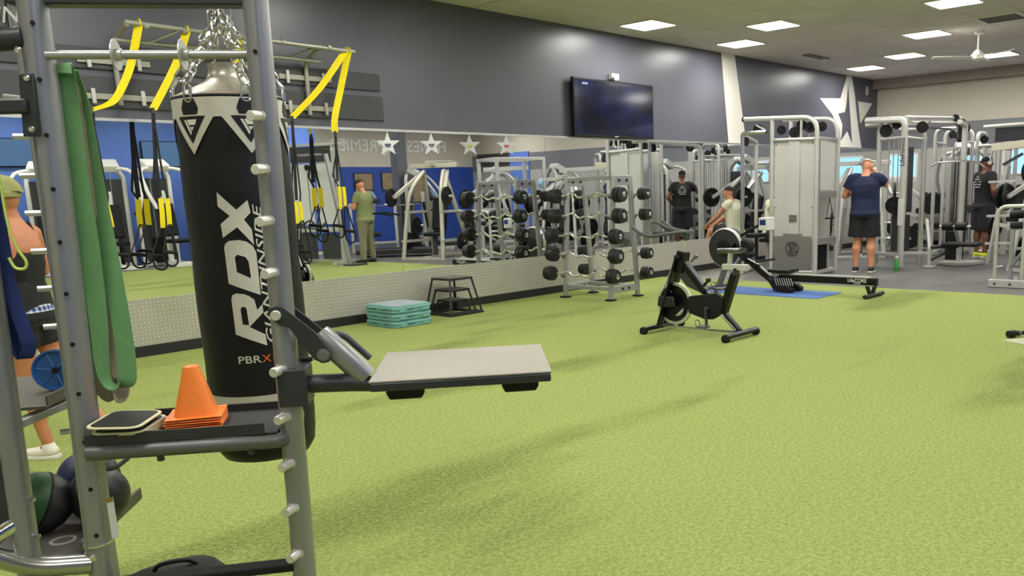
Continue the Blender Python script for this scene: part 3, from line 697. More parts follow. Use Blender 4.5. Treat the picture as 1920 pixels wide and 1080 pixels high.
# silver shoulder band with V-shaped points, black centres and the angular mark
for k in range(5):
    a0 = -119.4-62*k+62
    for dz, mm_, s_, rr in ((0, sil, 1., .0028), (0, lea, .70, .0036)):
        pass
m = MB(); seg = []
def ztop(a): return 1.72
def zlow(a):
    d = ((a+119.4+30) % 60)-30
    d = abs(d)
    return 1.545+(max(0, d)/26.)*.112 if d < 26 else 1.657
vs = []; N = 248
for i in range(N):
    a = -119.4+360.*i/N; 
    for z in (zlow(a), 1.716): vs.append(V(((BR+.0028)*math.cos(math.radians(a)), (BR+.0028)*math.sin(math.radians(a)), z-ZB)))
m.add(vs, [(2*i, 2*((i+1) % N), 2*((i+1) % N)+1, 2*i+1) for i in range(N)]); m.build('silver_collar', sil, bg, ang=80)
for k in range(6):
    a = -119.4+60*k
    if k > 1 and k < 5: pass
    p = flatpoly([[(a, 1.578), (a+17.5, 1.660), (a-17.5, 1.660)]]); wrap(p, 'black_point', lea, BR+.0042, bg)
    p = flatpoly([[(a-9, 1.665), (a-11, 1.683), (a-7, 1.712), (a+7, 1.712), (a+11, 1.683), (a+9, 1.665)]]); wrap(p, 'hook_flap', lea, BR+.0042, bg)
    p = MB(); q = [[(a-8.5, 1.650), (a-6, 1.650), (a+.5, 1.612), (a-1, 1.603)], [(a-4.5, 1.650), (a+8, 1.650), (a+5.5, 1.634), (a-2, 1.634), (a-1.4, 1.628), (a+4, 1.628), (a+1, 1.616), (a-3.6, 1.642)]]
    for r_ in q: p.add([(x, y, 0) for x, y in r_], [tuple(range(len(r_)))])
    wrap(p, 'angular_mark', whl, BR+.0048, bg)
# chains
chm = mat('chain_zinc', S(200, 200, 198), .22, .95)
def chain(mb, p0, p1, L=.048, w=.012, r=.0038):
    p0, p1 = V(p0), V(p1); d = p1-p0; n = max(1, round(d.length/(L*.74))); st = d/n; a, b = frame(d)
    for i in range(n):
        c = p0+st*(i+.5); A, B = (a, b) if i % 2 == 0 else (b, a)
        if True:
            tw = .35*math.sin(i*1.3); A = (A*math.cos(tw)+B*math.sin(tw))
        u = d.normalized(); h = L/2-w
        pts = []
        for j in range(8):
            t = PI*j/7; pts.append(c+u*(h+w*math.sin(t))+A*(w*math.cos(t)))
        for j in range(8):
            t = PI*j/7; pts.append(c-u*(h+w*math.sin(t))-A*(w*math.cos(t)))
        mb.tube(pts, r, 6, closed=True)
for k in range(6):
    a = math.radians(-119.4+60*k); r = BR-.01
    m = MB(); hk = V(((r+.012)*math.cos(a), (r+.012)*math.sin(a), 1.185)); top = V((.006*math.cos(a*2), .006*math.sin(a*2), 1.45+.004*k))
    chain(m, hk+V((0, 0, .055)), top); m.build('chain', chm, bg)
    m = MB(); u = V((0, 0, 1)); A = V((-math.sin(a), math.cos(a), 0)); pts = []
    for j in range(10):
        t = PI*j/9; pts.append(hk+u*(.040+.012*math.sin(t))+A*(.012*math.cos(t)))
    for j in range(10):
        t = PI*j/9; pts.append(hk-u*(-.012+.014*math.sin(t))-A*(.014*math.cos(t)))
    m.tube(pts, .0036, 8, closed=True); m.cyl(hk+A*.013+u*.012, hk+A*.012+u*.04, .0055, 10); m.build('snap_hook', chm, bg)
m = MB(); chain(m, (.0, 0, 1.44), (.0, 0, CH-ZB)); chain(m, (.022, .01, 1.42), (.018, .0, 1.78)); chain(m, (-.022, -.01, 1.40), (-.018, .0, 1.78)); m.build('chain', chm, bg)
# ============================================================ SUSPENSION STRAP RACK ON THE WALL
pl_m = mat('dark_plank', S(62, 62, 66), .5, vary=.08)
for z0, z1, x1, l in ((2.56, 2.74, 6.0, 'upper dark plank screwed to the wall behind the strap rack'), (2.24, 2.50, 6.02, 'lower dark plank on the wall just above the mirror behind the strap rack')):
    m = MB(); m.box((RX0+.3, -.028, z0), (x1, -.001, z1)); tag(m.build('wall_plank', pl_m, bevel=.003), l, 'plank')
sr = thing('strap_rack', 'wall-mounted pale grey pipe rack holding yellow suspension straps above the mirror', 'suspension rack', (4.2, -.03, 2.3))
pip = mat('pipe_greige', S(158, 156, 146), .42, .35)
def P0(x, y, z): return (x-4.2, y+.03, z-2.3)
m = MB(); m.tube([P0(3.25, -.33, 2.925), P0(5.50, -.33, 2.895)], .020, 14); m.build('front_bar', pip, sr)
m = MB(); m.tube([P0(3.20, -.16, 2.80), P0(5.20, -.16, 2.79)], .018, 14); m.build('rear_bar', pip, sr)
for x in (3.235, 5.08):
    m = MB(); m.tube(rpath([P0(x, -.06, 2.26), P0(x, -.06, 2.80), P0(x+.03, -.33, 2.91)], .12), .022, 14); m.build('upright', pip, sr)
    for z in (2.33, 2.63):
        m = MB(); m.box(P0(x-.30, -.05, z-.025), P0(x+.30, -.03, z+.025)); rail = m.build('wall_rail', pip, sr, bevel=.003)
        for dx in (-.21, .2):
            m = MB(); m.cbox(P0(x+dx, -.058, z), (.035, .02, .13)); m.build('wall_clip', silver2, rail, bevel=.006)
for x in (3.5, 4.2, 4.85):
    m = MB(); m.tube([P0(x, -.16, 2.80), P0(x+.2, -.33, 2.90)], .012, 10); m.build('brace', pip, sr)
for x in (3.42, 3.75, 4.25, 4.7, 5.2):
    m = MB(); m.tube([P0(x-.02, -.33, 2.91), P0(x+.02, -.33, 2.908)], .027, 14); m.build('stop_collar', pip, sr)
strb = mat('strap_black', S(26, 26, 30), .8, bump=.2, bscale=300)
def trx(label, ypts, bpts, lp, hp, two=True):
    t = thing('suspension_trainer', label, 'suspension strap', ypts[0], 0, 'suspension straps hanging along the mirror')
    o = V(ypts[0])
    def q(p): return [V(a)-o for a in p]
    m = MB(); m.ribbon(spline(q(ypts), 8), (.8, -.6, 0), .066, .006)
    y0 = V((0, 0, 0)); m.tube(arc((0, -.0, .0), .026, 0, 360, 16, (0, 1, 0), (0, 0, 1))[:-1], .006, 8, closed=True); m.build('yellow_anchor_strap', yellow_s, t)
    m = MB(); m.ribbon(spline(q(bpts), 5), (.9, .4, 0), .042, .005)
    for s_ in (-1, 1): m.ribbon([V(bpts[0])-o+V((0, 0, -.15)), V(bpts[-1])-o+V((s_*.05, 0, .06)), V(lp[0])-o+V((s_*.035, 0, 0))], (.9, .4, 0), .022, .004)
    m.build('black_strap', strb, t)
    m = MB(); m.cbox(V(bpts[0])-o+V((0, 0, .01)), (.03, .02, .05)); m.build('carabiner', gun, t, bevel=.004)
    m = MB()
    for s_ in ((-1, 1) if two else (1,)):
        a, b = V(lp[0])-o+V((s_*.032, .01*s_, 0)), V(lp[1])-o+V((s_*.035, .01*s_, .01*s_)); m.ribbon([a, (a+b)/2+V((0, -.008, 0)), b], (.9, .4, 0), .050, .010)
    m.build('yellow_foot_loop', yellow_s, t)
    for i, h in enumerate(hp):
        h = V(h)-o; b = V(lp[1])-o+V(((-1, 1)[i % 2]*.03, 0, 0)); w = .065
        m = MB(); m.tube([h+V((-w, 0, .02)), h+V((w, .02, -.0))], .017, 12)
        m.ribbon([h+V((-w, 0, .02)), b+V((-.01, 0, .02)), b+V((.01, 0, .02)), h+V((w, .02, 0))], (0, 1, 0), .022, .005)
        m.tube(spline([h+V((-w, 0, .02)), h+V((-w*.8, 0, -.08)), h+V((0, 0, -.115)), h+V((w*.8, 0, -.09)), h+V((w, 0.02, 0))], 4), .009, 8)
        m.build('handle', black, t)
Y = -.25
trx('yellow and black suspension strap pulled aside, hanging just right of the green band', [(3.37, -.33, 2.935), (3.306, Y, 2.64), (3.226, Y, 2.456), (3.103, Y, 2.272), (2.925, Y, 2.192)], [(2.927, Y, 2.175), (2.902, Y, 1.778), (2.904, Y, 1.41)], [(2.906, Y, 1.397), (2.921, Y, 1.191)], [(2.90, Y, .99), (2.98, Y-.03, .96)])
trx('yellow and black suspension strap hanging just left of the punching bag', [(3.777, -.33, 2.925), (3.676, Y, 2.627), (3.426, Y, 2.221)], [(3.424, Y, 2.2), (3.393, Y, 1.782), (3.389, Y, 1.46)], [(3.42, Y, 1.443), (3.41, Y, 1.191)], [(3.32, Y, .92), (3.40, Y-.04, .95)])
trx('suspension strap partly hidden behind the chains of the punching bag', [(4.25, -.33, 2.915), (4.27, Y, 2.75), (4.216, Y, 2.60), (4.197, Y, 2.45)], [(4.197, Y, 2.42), (4.19, Y, 1.8), (4.19, Y, 1.41)], [(4.19, Y, 1.4), (4.19, Y, 1.2)], [(4.18, Y, 1.0), (4.23, Y-.03, .97)])
trx('suspension strap slanting from the rack end, hanging right beside the rig post', [(5.40, -.33, 2.905), (5.106, Y, 2.515), (4.764, Y, 2.209)], [(4.762, Y, 2.188), (4.741, Y, 1.791), (4.721, Y, 1.393)], [(4.725, Y, 1.377), (4.732, Y, 1.167)], [(4.63, Y, .93), (4.75, Y-.03, .86)])
trx('suspension strap hanging straight from the right end of the rack', [(5.43, -.33, 2.903), (5.36, Y, 2.558), (5.25, Y, 2.23), (5.234, Y, 2.078)], [(5.238, Y, 2.056), (5.225, Y, 1.8), (5.213, Y, 1.574)], [(5.253, Y, 1.518), (5.249, Y, 1.295)], [(5.18, Y, 1.10), (5.29, Y-.04, 1.04)])

# ============================================================ STEP RISERS AND PLYO BOXES
teal = mat('teal_plastic', S(112, 164, 158), .5, vary=.05, vscale=6); teal_t = mat('riser_top_mat', S(150, 160, 166), .7, vary=.05)
prev = None
rl_ = ['bottom teal step platform of the stack of three by the kick plate', 'middle teal step platform of the stack of three by the kick plate', 'top teal step platform with a pale grey surface, on the stack of three']
def riser(loc, label):
    t = thing('aerobic_step', label, 'step platform', loc, 0, 'stacked teal step platforms')
    def oc(w, h, c): return [(-w+c, -h), (w-c, -h), (w, -h+c), (w, h-c), (w-c, h), (-w+c, h), (-w, h-c), (-w, -h+c)]
    m = MB(); m.prism(oc(.255, .285, .05), (0, 0, 0), (1, 0, 0), (0, 1, 0), .032); m.prism(oc(.262, .292, .05), (0, 0, .034), (1, 0, 0), (0, 1, 0), .028)
    m.prism(oc(.245, .275, .05), (0, 0, .062), (1, 0, 0), (0, 1, 0), .014)
    for (x, y) in ((-.15, -.29), (.15, -.29)): m.cbox((x, y, .02), (.09, .012, .03))
    m.build('body', teal, t, bevel=.006)
    m = MB(); m.prism(oc(.215, .25, .04), (0, 0, .0765), (1, 0, 0), (0, 1, 0), .003); m.build('top_mat', teal_t, t)
    m = MB()
    for (x, y, sx, sy) in ((-.05, -.288, .1, .006), (-.258, .1, .006, .1), (-.258, -.12, .006, .08), (.14, -.288, .06, .006)): m.cbox((x, y, .034), (sx, sy, .007))
    m.build('grip_slots', black, t)
for i in range(3): riser((5.70, -.465, .0795*i), rl_[i])
plm = mat('black_steel_satin', S(34, 33, 33), .45, .3, vary=.1)
def plyo(h, wb, wt, c, label):
    t = thing('plyo_box', label, 'plyo box', (c[0], c[1], 0), 0, 'nested plyo boxes'); s = .022
    m = MB(); m.box((-wt, -wt, h-.03), (wt, wt, h-.004)); m.build('top_frame', plm, t, bevel=.004)
    m = MB(); m.box((-wt+.01, -wt+.01, h-.004), (wt-.01, wt-.01, h)); m.build('grip_top', mat('grip_grey', S(96, 94, 88), .9, vary=.1, vscale=40), t)
    for i in (-1, 1):
        for j in (-1, 1):
            m = MB(); m.bar((i*(wb-.01), j*(wb-.01), 0), (i*(wt-.012), j*(wt-.012), h-.02), s, s, (1, 1, 0)); m.build('leg', plm, t, bevel=.002)
    m = MB()
    for a, b in (((-wb, -wb), (wb, -wb)), ((wb, -wb), (wb, wb)), ((wb, wb), (-wb, wb)), ((-wb, wb), (-wb, -wb))): m.bar((a[0], a[1], .012), (b[0], b[1], .012), s, s)
    m.build('base_frame', plm, t, bevel=.002)
plyo(.44, .25, .175, (6.58, -.34), 'tallest black metal plyo box, standing over two smaller ones')
plyo(.30, .205, .15, (6.59, -.32), 'middle black metal plyo box nested under the tallest one')
plyo(.17, .165, .13, (6.60, -.30), 'lowest black metal plyo box nested inside the other two')

# ============================================================ CURL BAR RACK
rk = thing('barbell_rack', 'silver A-frame rack holding fixed curl bars beside the kick plate', 'barbell rack', (8.64, -.88, 0))
def fxr(z): return -.27+.12*z/1.55
def bxr(z): return .29-.12*z/1.55
for y in (-.42, .38):
    for f in (fxr, bxr):
        m = MB(); m.bar((f(.02), y, .02), (f(1.56), y, 1.56), .06, .045, (0, 1, 0)); m.build('upright', silver, rk, bevel=.004)
        m = MB(); m.box((f(0)-.05, y-.06, 0), (f(0)+.05, y+.06, .02)); m.build('foot', black, rk, bevel=.004)
    m = MB(); m.box((-.17, y-.022, 1.46), (.19, y+.022, 1.58)); g_ = m.build('top_gusset', silver, rk, bevel=.004)
    for x in (-.07, .08):
        m = MB(); m.cyl((x, y-.035, 1.52), (x, y+.03, 1.52), .018, 12); m.build('bolt', black, g_)
    m = MB(); m.box((-.26, y-.02, .09), (.28, y+.02, .18)); g_ = m.build('side_plate', silver, rk, bevel=.004)
    for x in (-.05, .08):
        m = MB(); m.cyl((x, y-.03, .135), (x, y+.03, .135), .016, 12); m.build('bolt', black, g_)
m = MB(); m.bar((-.15, -.42, 1.55), (-.15, .38, 1.55), .05, .05); m.build('top_rail', silver, rk, bevel=.004)
m = MB(); m.bar((-.24, -.42, .15), (-.24, .38, .15), .05, .05); m.build('base_rail', silver, rk, bevel=.004)
m = MB(); m.bar((.20, -.42, .15), (.20, .38, .15), .05, .05); m.build('base_rail', silver, rk, bevel=.004)
ZB_ = [1.33, 1.07, .81, .565, .31]
for y in (-.42, .38):
    for z in ZB_:
        for f, s_ in ((fxr, -1), (bxr, 1)):
            m = MB(); x = f(z)+s_*.03; m.tube([(x-s_*.02, y, z-.025), (x+s_*.035, y, z-.03), (x+s_*.06, y, z-.005)], .012, 8); m.build('cradle', gun, rk)
headm = mat('rubber_weight', S(22, 22, 23), .5, vary=.12, vscale=20)
bb0 = thing('curl_barbell', '', 'barbell', (0, 0, 0))
m = MB(); zz = [(-.60, 0), (-.44, 0), (-.34, .0), (-.24, .045), (-.14, -.035), (0, .0), (.14, -.035), (.24, .045), (.34, 0), (.44, 0), (.60, 0)]
m.tube(rpath([(0, y, z) for y, z in zz], .05, 4), .0145, 12); m.build('bent_bar', chrome, bb0)
for s_ in (-1, 1):
    m = MB()
    for k, r in enumerate((.098, .098, .090)):
        y0 = .50+k*.043; m.lathe([(.03, y0), (r-.008, y0), (r, y0+.007), (r, y0+.033), (r-.008, y0+.04), (.03, y0+.04)], (0, 0, 0), (0, s_, 0), 28)
    m.build('weight_head', headm, bb0)
    m = MB(); m.lathe([(.034, .625), (.034, .640), (.026, .642), (.024, .634), (.0, .634)], (0, 0, 0), (0, s_, 0), 18); m.build('end_cap', chrome, bb0)
lv = ['top', 'second', 'third', 'fourth', 'lowest']
fst = True
for side, f, s_ in (('front', fxr, -1), ('rear', bxr, 1)):
    for i, z in enumerate(ZB_):
        if side == 'rear' and i == 2: continue
        loc = (8.64+f(z)+s_*.068, -.90+(.0, -.01, .04, .03, .07)[i]*(1 if side == 'front' else .5), z+.012)
        l = '%s curl barbell on the %s side of the silver A-frame rack' % (lv[i], 'turf-facing' if side == 'front' else 'far')
        if fst: o = bb0; fst = False; o.location = loc; o['label'] = l; o['group'] = 'curl barbells on the rack'
        else: o = copy_tree(bb0, None, loc, label=l, group='curl barbells on the rack')
        if side == 'rear':
            o.scale = (.8, 1, .8)
# small white spray bottle by the wall
sb = thing('spray_bottle', 'small white bottle standing on the floor against the kick plate', 'bottle', (11.45, -.16, 0))
m = MB(); m.lathe([(.0, 0), (.05, 0), (.05, .13), (.025, .17), (.02, .19)], n=18); m.build('bottle_body', whitepl, sb)
m = MB(); m.cyl((0, 0, .19), (0, 0, .23), .024); m.bar((.02, 0, .23), (-.05, 0, .235), .02, .02); m.build('spray_head', whitepl, sb)

# ============================================================ SPIN BIKE
bk = thing('spin_bike', 'black indoor spin bike with a chrome-rimmed flywheel standing alone on the turf', 'exercise bike', (6.83, -3.75, 0))
def B(x, y, z): return (x, y+3.75, z)
for y, a, b in ((-3.29, -.29, .33), (-4.23, -.27, .25)):
    m = MB(); m.tube([B(a, y, .05), B(b, y, .05)], .034, 16, ell=.75); st_ = m.build('stabiliser', blackgl, bk)
    for x in (a, b):
        m = MB(); m.cyl(B(x-.02, y, .035), B(x+.02, y, .035), .038, 16); m.build('end_foot', black, st_)
m = MB(); m.tube(rpath([B(0, -3.30, .05), B(0, -4.22, .05)], .02), .012, 10); m.build('floor_rod', chrome, bk)
m = MB(); m.lathe([(.0, -.01), (.17, -.012), (.185, -.016), (.185, .016), (.17, .012), (.0, .01)], B(0, -3.46, .285), (1, 0, 0), 44); fw = m.build('flywheel', blackgl, bk)
m = MB(); m.lathe([(.180, -.017), (.208, -.017), (.212, 0), (.208, .017), (.180, .017)], B(0, -3.46, .285), (1, 0, 0), 56, ring=True)
m.build('rim', mat('polished_rim', S(206, 204, 190), .35, .6), fw)
m = MB()
for a0 in (20, 200): m.tube([V(B(-.018, -3.46, .285))+V((0, .12*math.cos(math.radians(a0+q)), .12*math.sin(math.radians(a0+q)))) for q in range(0, 70, 10)], [.004, .012, .016, .018, .016, .012, .004], 8)
m.build('flywheel_cutouts', silver2, fw)
m = MB(); m.bar(B(-.055, -3.30, .05), B(-.045, -3.53, .74), .022, .085, (1, 0, 0)); m.bar(B(.055, -3.30, .05), B(.045, -3.53, .74), .022, .085, (1, 0, 0)); m.bar(B(0, -3.535, .60), B(0, -3.575, .80), .10, .10, (1, 0, 0)); m.build('front_fork', blackgl, bk, bevel=.008)
m = MB(); m.bar(B(-.07, -3.37, .42), B(-.066, -3.47, .62), .004, .02, (1, 0, 0)); m.build('fork_label', whitepl, bk)
m = MB(); m.prism([(-3.50, .36), (-3.32, .36), (-3.30, .26), (-3.36, .24), (-3.52, .26)], B(-.085, 0, 0)[0:1]+(3.75, 0), (0, 1, 0), (0, 0, 1), .03); m.build('magnet_housing', plm, bk, bevel=.012)
m = MB(); m.bar(B(0, -3.51, .76), B(0, -3.83, .415), .075, .065); m.bar(B(0, -3.83, .42), B(0, -4.21, .06), .06, .055); m.build('down_tube', blackgl, bk, bevel=.01)
m = MB(); m.prism([(-3.53, .70), (-3.80, .40), (-3.62, .46), (-3.50, .58)], (-.025, 3.75, 0), (0, 1, 0), (0, 0, 1), .05); m.build('frame_gusset', gun, bk, bevel=.01)
m = MB(); m.bar(B(-.035, -3.90, .33), B(-.035, -4.19, .075), .005, .012); m.bar(B(-.045, -4.0, .24), B(-.045, -4.06, .19), .006, .03); m.build('tube_stripe', silver2, bk)
m = MB(); m.prism([(-3.66, .37), (-3.98, .42), (-4.06, .38), (-4.04, .22), (-3.94, .165), (-3.85, .16), (-3.66, .21)], (-.062, 3.75, 0), (0, 1, 0), (0, 0, 1), .055); m.build('belt_cover', black, bk, bevel=.012)
m = MB(); m.bar(B(0, -4.02, .20), B(0, -4.165, .61), .07, .085, (1, 0, 0)); m.build('seat_tube', blackgl, bk, bevel=.01)
m = MB(); m.bar(B(0, -4.16, .58), B(0, -4.18, .66), .05, .055, (1, 0, 0)); m.build('seat_post', gun, bk, bevel=.005)
m = MB(); m.bar(B(0, -4.03, .665), B(0, -4.30, .665), .055, .055); m.bar(B(0, -4.10, .69), B(0, -4.11, .80), .03, .05, (1, 0, 0)); m.build('seat_slider', silver2, bk, bevel=.005)
m = MB(); pr = []
for i in range(11):
    t = i/10.; y = -3.97-.27*t; w = .022+.055*max(0, (t-.35)/.65)**.7; m0 = []
    for j in range(14):
        a = 2*PI*j/14; m0.append(B(w*math.cos(a)*1.05, y, .815+.022*math.sin(a)*(1 if math.sin(a) > 0 else 1.3)+.01*t))
    pr += m0
m.add(pr, [(i*14+j, i*14+(j+1) % 14, (i+1)*14+(j+1) % 14, (i+1)*14+j) for i in range(10) for j in range(14)]+[tuple(range(13, -1, -1)), tuple(140+j for j in range(14))])
m.build('saddle', mat('saddle_vinyl', S(60, 60, 64), .3, spec=.7, coat=.4), bk, ang=60)
m = MB(); m.bar(B(0, -3.57, .76), B(0, -3.605, .91), .05, .055, (1, 0, 0)); m.build('handlebar_post', silver2, bk, bevel=.005)
m = MB(); m.bar(B(0, -3.60, .90), B(0, -3.62, .985), .05, .06, (1, 0, 0)); m.build('handlebar_stem', gun, bk, bevel=.01)
hbm = mat('handlebar_grip', S(70, 70, 72), .5, vary=.1)
for s_ in (-1, 1):
    m = MB(); m.tube(spline([B(0, -3.62, .985), B(s_*.09, -3.60, .985), B(s_*.20, -3.52, .975), B(s_*.235, -3.36, .955), B(s_*.235, -3.22, .985), B(s_*.225, -3.13, 1.04)], 6), .017, 12)
    m.tube(spline([B(s_*.235, -3.36, .955), B(s_*.17, -3.28, .99), B(s_*.10, -3.24, 1.06), B(s_*.06, -3.28, 1.08), B(s_*.03, -3.42, 1.02), B(s_*.02, -3.6, .985)], 6), .015, 12)
    m.build('handlebar', hbm, bk)
m = MB(); m.cyl(B(0, -3.66, .70), B(0, -3.71, .745), .012); m.sphere(B(0, -3.72, .755), .024, 14); m.build('brake_knob', grey_m, bk)
m = MB(); m.cyl(B(0, -3.80, .47), B(0, -3.85, .52), .014); m.cbox(B(0, -3.86, .53), (.05, .03, .04)); m.build('adjust_knob', plm, bk, bevel=.005)
m = MB(); m.cyl(B(-.06, -3.56, .74), B(-.10, -3.54, .75), .02); m.build('adjust_knob', black, bk)
m = MB(); m.cyl(B(0, -4.05, .45), B(.09, -4.04, .46), .012); m.sphere(B(.1, -4.04, .46), .025, 12); m.build('adjust_knob', black, bk)
for s_, dz in ((-1, -1), (1, 1)):
    c = B(s_*.095, -3.89, .27); e = (c[0], c[1]+.01*dz, c[2]+.165*dz); m = MB(); m.bar(c, e, .018, .03, (1, 0, 0)); m.cyl((0, c[1], c[2]), c, .018, 14); cr_ = m.build('crank', gun, bk, bevel=.003)
    m = MB(); m.cbox((e[0]+s_*.055, e[1], e[2]), (.085, .10, .018)); m.tube(rpath([(e[0]+s_*.02, e[1]+.06, e[2]), (e[0]+s_*.03, e[1]+.07, e[2]+.06), (e[0]+s_*.09, e[1]+.07, e[2]+.06), (e[0]+s_*.10, e[1]+.05, e[2])], .02), .005, 6)
    m.cyl((e[0], e[1], e[2]), (e[0]+s_*.1, e[1], e[2]), .009, 10); m.build('pedal', mat('pedal_steel', S(110, 110, 106), .35, .7), cr_, bevel=.002)

# ============================================================ BLUE MAT AND ROWER
m = MB(); m.prism(rsq(.36, .87, .03), (10.08, -2.64, 0), (1, 0, 0), (0, 1, 0), .008)
tag(m.build('exercise_mat', mat('mat_blue', S(74, 108, 170), .7, bump=.1, bscale=120, vary=.08, vscale=3)), 'blue exercise mat lying on the turf under the rowing machine', 'mat')
rw = thing('rowing_machine', 'black rowing machine with a large fan housing and a long rail at the turf edge', 'rowing machine', (10.2, -2.9, 0))
def Q(x, y, z): return (x, y+2.9, z)
m = MB(); m.lathe([(0, -.10), (.20, -.10), (.262, -.085), (.272, -.05), (.272, .05), (.262, .085), (.2, .10), (0, .10)], Q(0, -1.90, .572), (1, 0, 0), 48); fh = m.build('fan_housing', mat('fan_black', S(30, 30, 31), .5, bump=.3, bscale=260), rw)
m = MB(); m.lathe([(.255, .093), (.274, .07), (.276, .05), (.262, .05)], Q(0, -1.90, .572), (-1, 0, 0), 56, ring=True); m.build('housing_ring', silver2, fh)
m = MB(); m.lathe([(.12, .09), (.12, .100), (.09, .11), (0, .112)], Q(0, -1.90, .572), (-1, 0, 0), 36); m.build('hub_cover', blackgl, fh)
m = MB(); m.bar(Q(0, -2.03, .62), Q(0, -2.26, .44), .14, .20, (1, 0, 0)); m.lathe([(0, -.085), (.09, -.08), (.09, .08), (0, .085)], Q(0, -2.20, .60), (1, 0, 0), 24); m.build('drive_cover', black, rw, bevel=.02)
m = MB(); m.bar(Q(0, -2.12, .50), Q(0, -2.74, .06), .10, .07, (1, 0, 0)); m.build('inclined_beam', blackgl, rw, bevel=.01)
m = MB(); m.bar(Q(-.056, -2.17, .475), Q(-.056, -2.42, .365), .004, .055, (1, 0, 0)); lb = m.build('beam_label', whitepl, rw)
_d = V((0, -.25, -.11)).normalized()
text('LifeCORE', 'lettering', black, lb, .04, plane_m(Q(-.0585, -2.295, .42), tuple(_d), (0, -.4, .9)), .0005)
m = MB(); m.bar(Q(-.052, -2.45, .33), Q(-.052, -2.62, .21), .02, .02, (1, 0, 0)); m.build('beam_rod', silver2, rw)
for s_ in (-1, 1):
    m = MB(); m.prism([(-2.60, .20), (-2.72, .03), (-2.98, .012), (-2.99, .06), (-2.83, .15)], (s_*.12-.05, 2.9, 0), (0, 1, 0), (0, 0, 1), .10); m.build('foot_plate', black, rw, bevel=.012)
    m = MB()
    for k in range(8): m.bar(Q(s_*.12-.055, -2.74-.034*k, .205-.0*k), Q(s_*.12-.055, -2.775-.034*k, .105), .004, .012, (1, 0, 0))
    m.build('foot_strap', mat('strap_pale', S(180, 178, 172), .6), rw)
m = MB(); m.box(Q(-.035, -4.08, .145), Q(.035, -2.72, .235)); rr = m.build('rail', blackgl, rw, bevel=.004)
m = MB(); m.box(Q(-.04, -4.0, .235), Q(.04, -2.70, .252)); m.build('rail_top', silver2, rr)
m = MB(); m.box(Q(-.036, -4.06, .14), Q(.036, -2.95, .147)); m.build('rail_edge', silver2, rr)
text('LifeCORE', 'lettering', whitepl, rr, .062, plane_m(Q(-.0375, -3.83, .20), (0, -1, 0), (0, 0, 1)), .0008, bold=.0008)
text('FITNESS', 'lettering', whitepl, rr, .028, plane_m(Q(-.0375, -3.83, .165), (0, -1, 0), (0, 0, 1)), .0008)
m = MB(); m.cbox(Q(0, -2.77, .285), (.30, .30, .035)); m.sphere(Q(0, -2.77, .30), .15, 18, (1, 1, .12)); m.build('seat', blackpad, rw, bevel=.015)
m = MB(); m.cbox(Q(0, -2.80, .26), (.12, .2, .03)); m.build('seat_carriage', gun, rw, bevel=.005)
for y1, y2 in ((-4.06, -4.02), (-3.93, -3.99)):
    m = MB(); m.bar(Q(0, y1, .18), Q(0, y2, .03), .045, .03, (1, 0, 0)); m.build('rear_leg', plm, rw, bevel=.004)
m = MB(); m.tube([Q(-.26, -4.04, .03), Q(.26, -4.04, .03)], .030, 14, ell=.8); m.build('rear_foot', plm, rw)
m = MB(); m.tube([Q(-.26, -1.72, .03), Q(.26, -1.72, .03)], .030, 14, ell=.8); m.bar(Q(0, -1.75, .03), Q(0, -1.88, .35), .07, .05, (1, 0, 0)); m.build('front_foot', grey_m, rw)
m = MB(); m.bar(Q(0, -2.10, .73), Q(0, -2.47, .92), .03, .035, (1, 0, 0)); m.build('console_arm', black, rw, bevel=.004)
m = MB(); m.cbox(Q(0, -2.51, .90), (.20, .13, .17)); cs_ = m.build('console', whitepl, rw, bevel=.01)
m = MB(); m.cbox(Q(-.101, -2.51, .92), (.004, .09, .07)); m.build('console_screen', mat('lcd', S(30, 50, 110), .3), cs_)
m = MB(); m.cyl(Q(-.24, -2.50, .41), Q(.24, -2.50, .41), .016); m.build('pull_handle', black, rw)
# dumbbell-like roller at the right edge and its pale mat
fr = thing('foam_handle', 'black ended exercise bar lying on the turf at the right edge', 'exercise bar', (8.10, -6.27, .035), -.55)
m = MB(); m.tube([(-.02, 0, .0), (.40, 0, 0)], .018, 12); m.build('bar', black, fr)
m = MB(); m.lathe([(0, -.03), (.03, -.03), (.035, -.01), (.035, .04), (.02, .05)], (-.02, 0, 0), (1, 0, 0), 18); m.build('end_knob', blackgl, fr)
m = MB(); m.lathe([(.018, 0), (.026, 0), (.026, .02), (.018, .02)], (.06, 0, 0), (1, 0, 0), 16); m.build('collar', grey_m, fr)
m = MB(); m.prism(rsq(.30, .18, .02), (8.06, -6.55, 0), (.85, -.52, 0), (.52, .85, 0), .006); tag(m.build('pale_board', mat('pale_board', S(170, 168, 140), .6, vary=.1)), 'pale flat board lying on the turf at the right edge under the black bar', 'board')

# ============================================================ CABLE TOWER
ct = thing('cable_tower', 'tall silver dual cable tower with pale shroud panels and a grey emblem plate', 'cable machine', (12.6, -1.75, 0))
def T(x, y, z): return (x-12.6, y+1.75, z)
XF, XB = 12.35, 12.95
m = MB(); m.tube(rpath([T(XF, -.82, 2.455), T(XF, -2.12, 2.40), T(XF, -2.12, .03)], .24, 10), .037, 18); m.build('front_arch', silver2, ct)
m = MB(); m.cyl(T(XF, -.80, 2.456), T(XF, -.83, 2.455), .04, 16); m.build('tube_cap', black, ct)
m = MB(); m.cyl(T(XF, -1.34, .03), T(XF, -1.34, 2.42), .034, 18); m.build('front_post', silver2, ct)
m = MB(); m.tube(rpath([T(XB, -1.2, 2.44), T(XB, -2.17, 2.40), T(XB, -2.17, .03)], .24, 10), .037, 18); m.build('rear_arch', silver2, ct)
m = MB(); m.cyl(T(XB, -1.34, .03), T(XB, -1.34, 2.42), .034, 18); m.build('rear_post', silver2, ct)
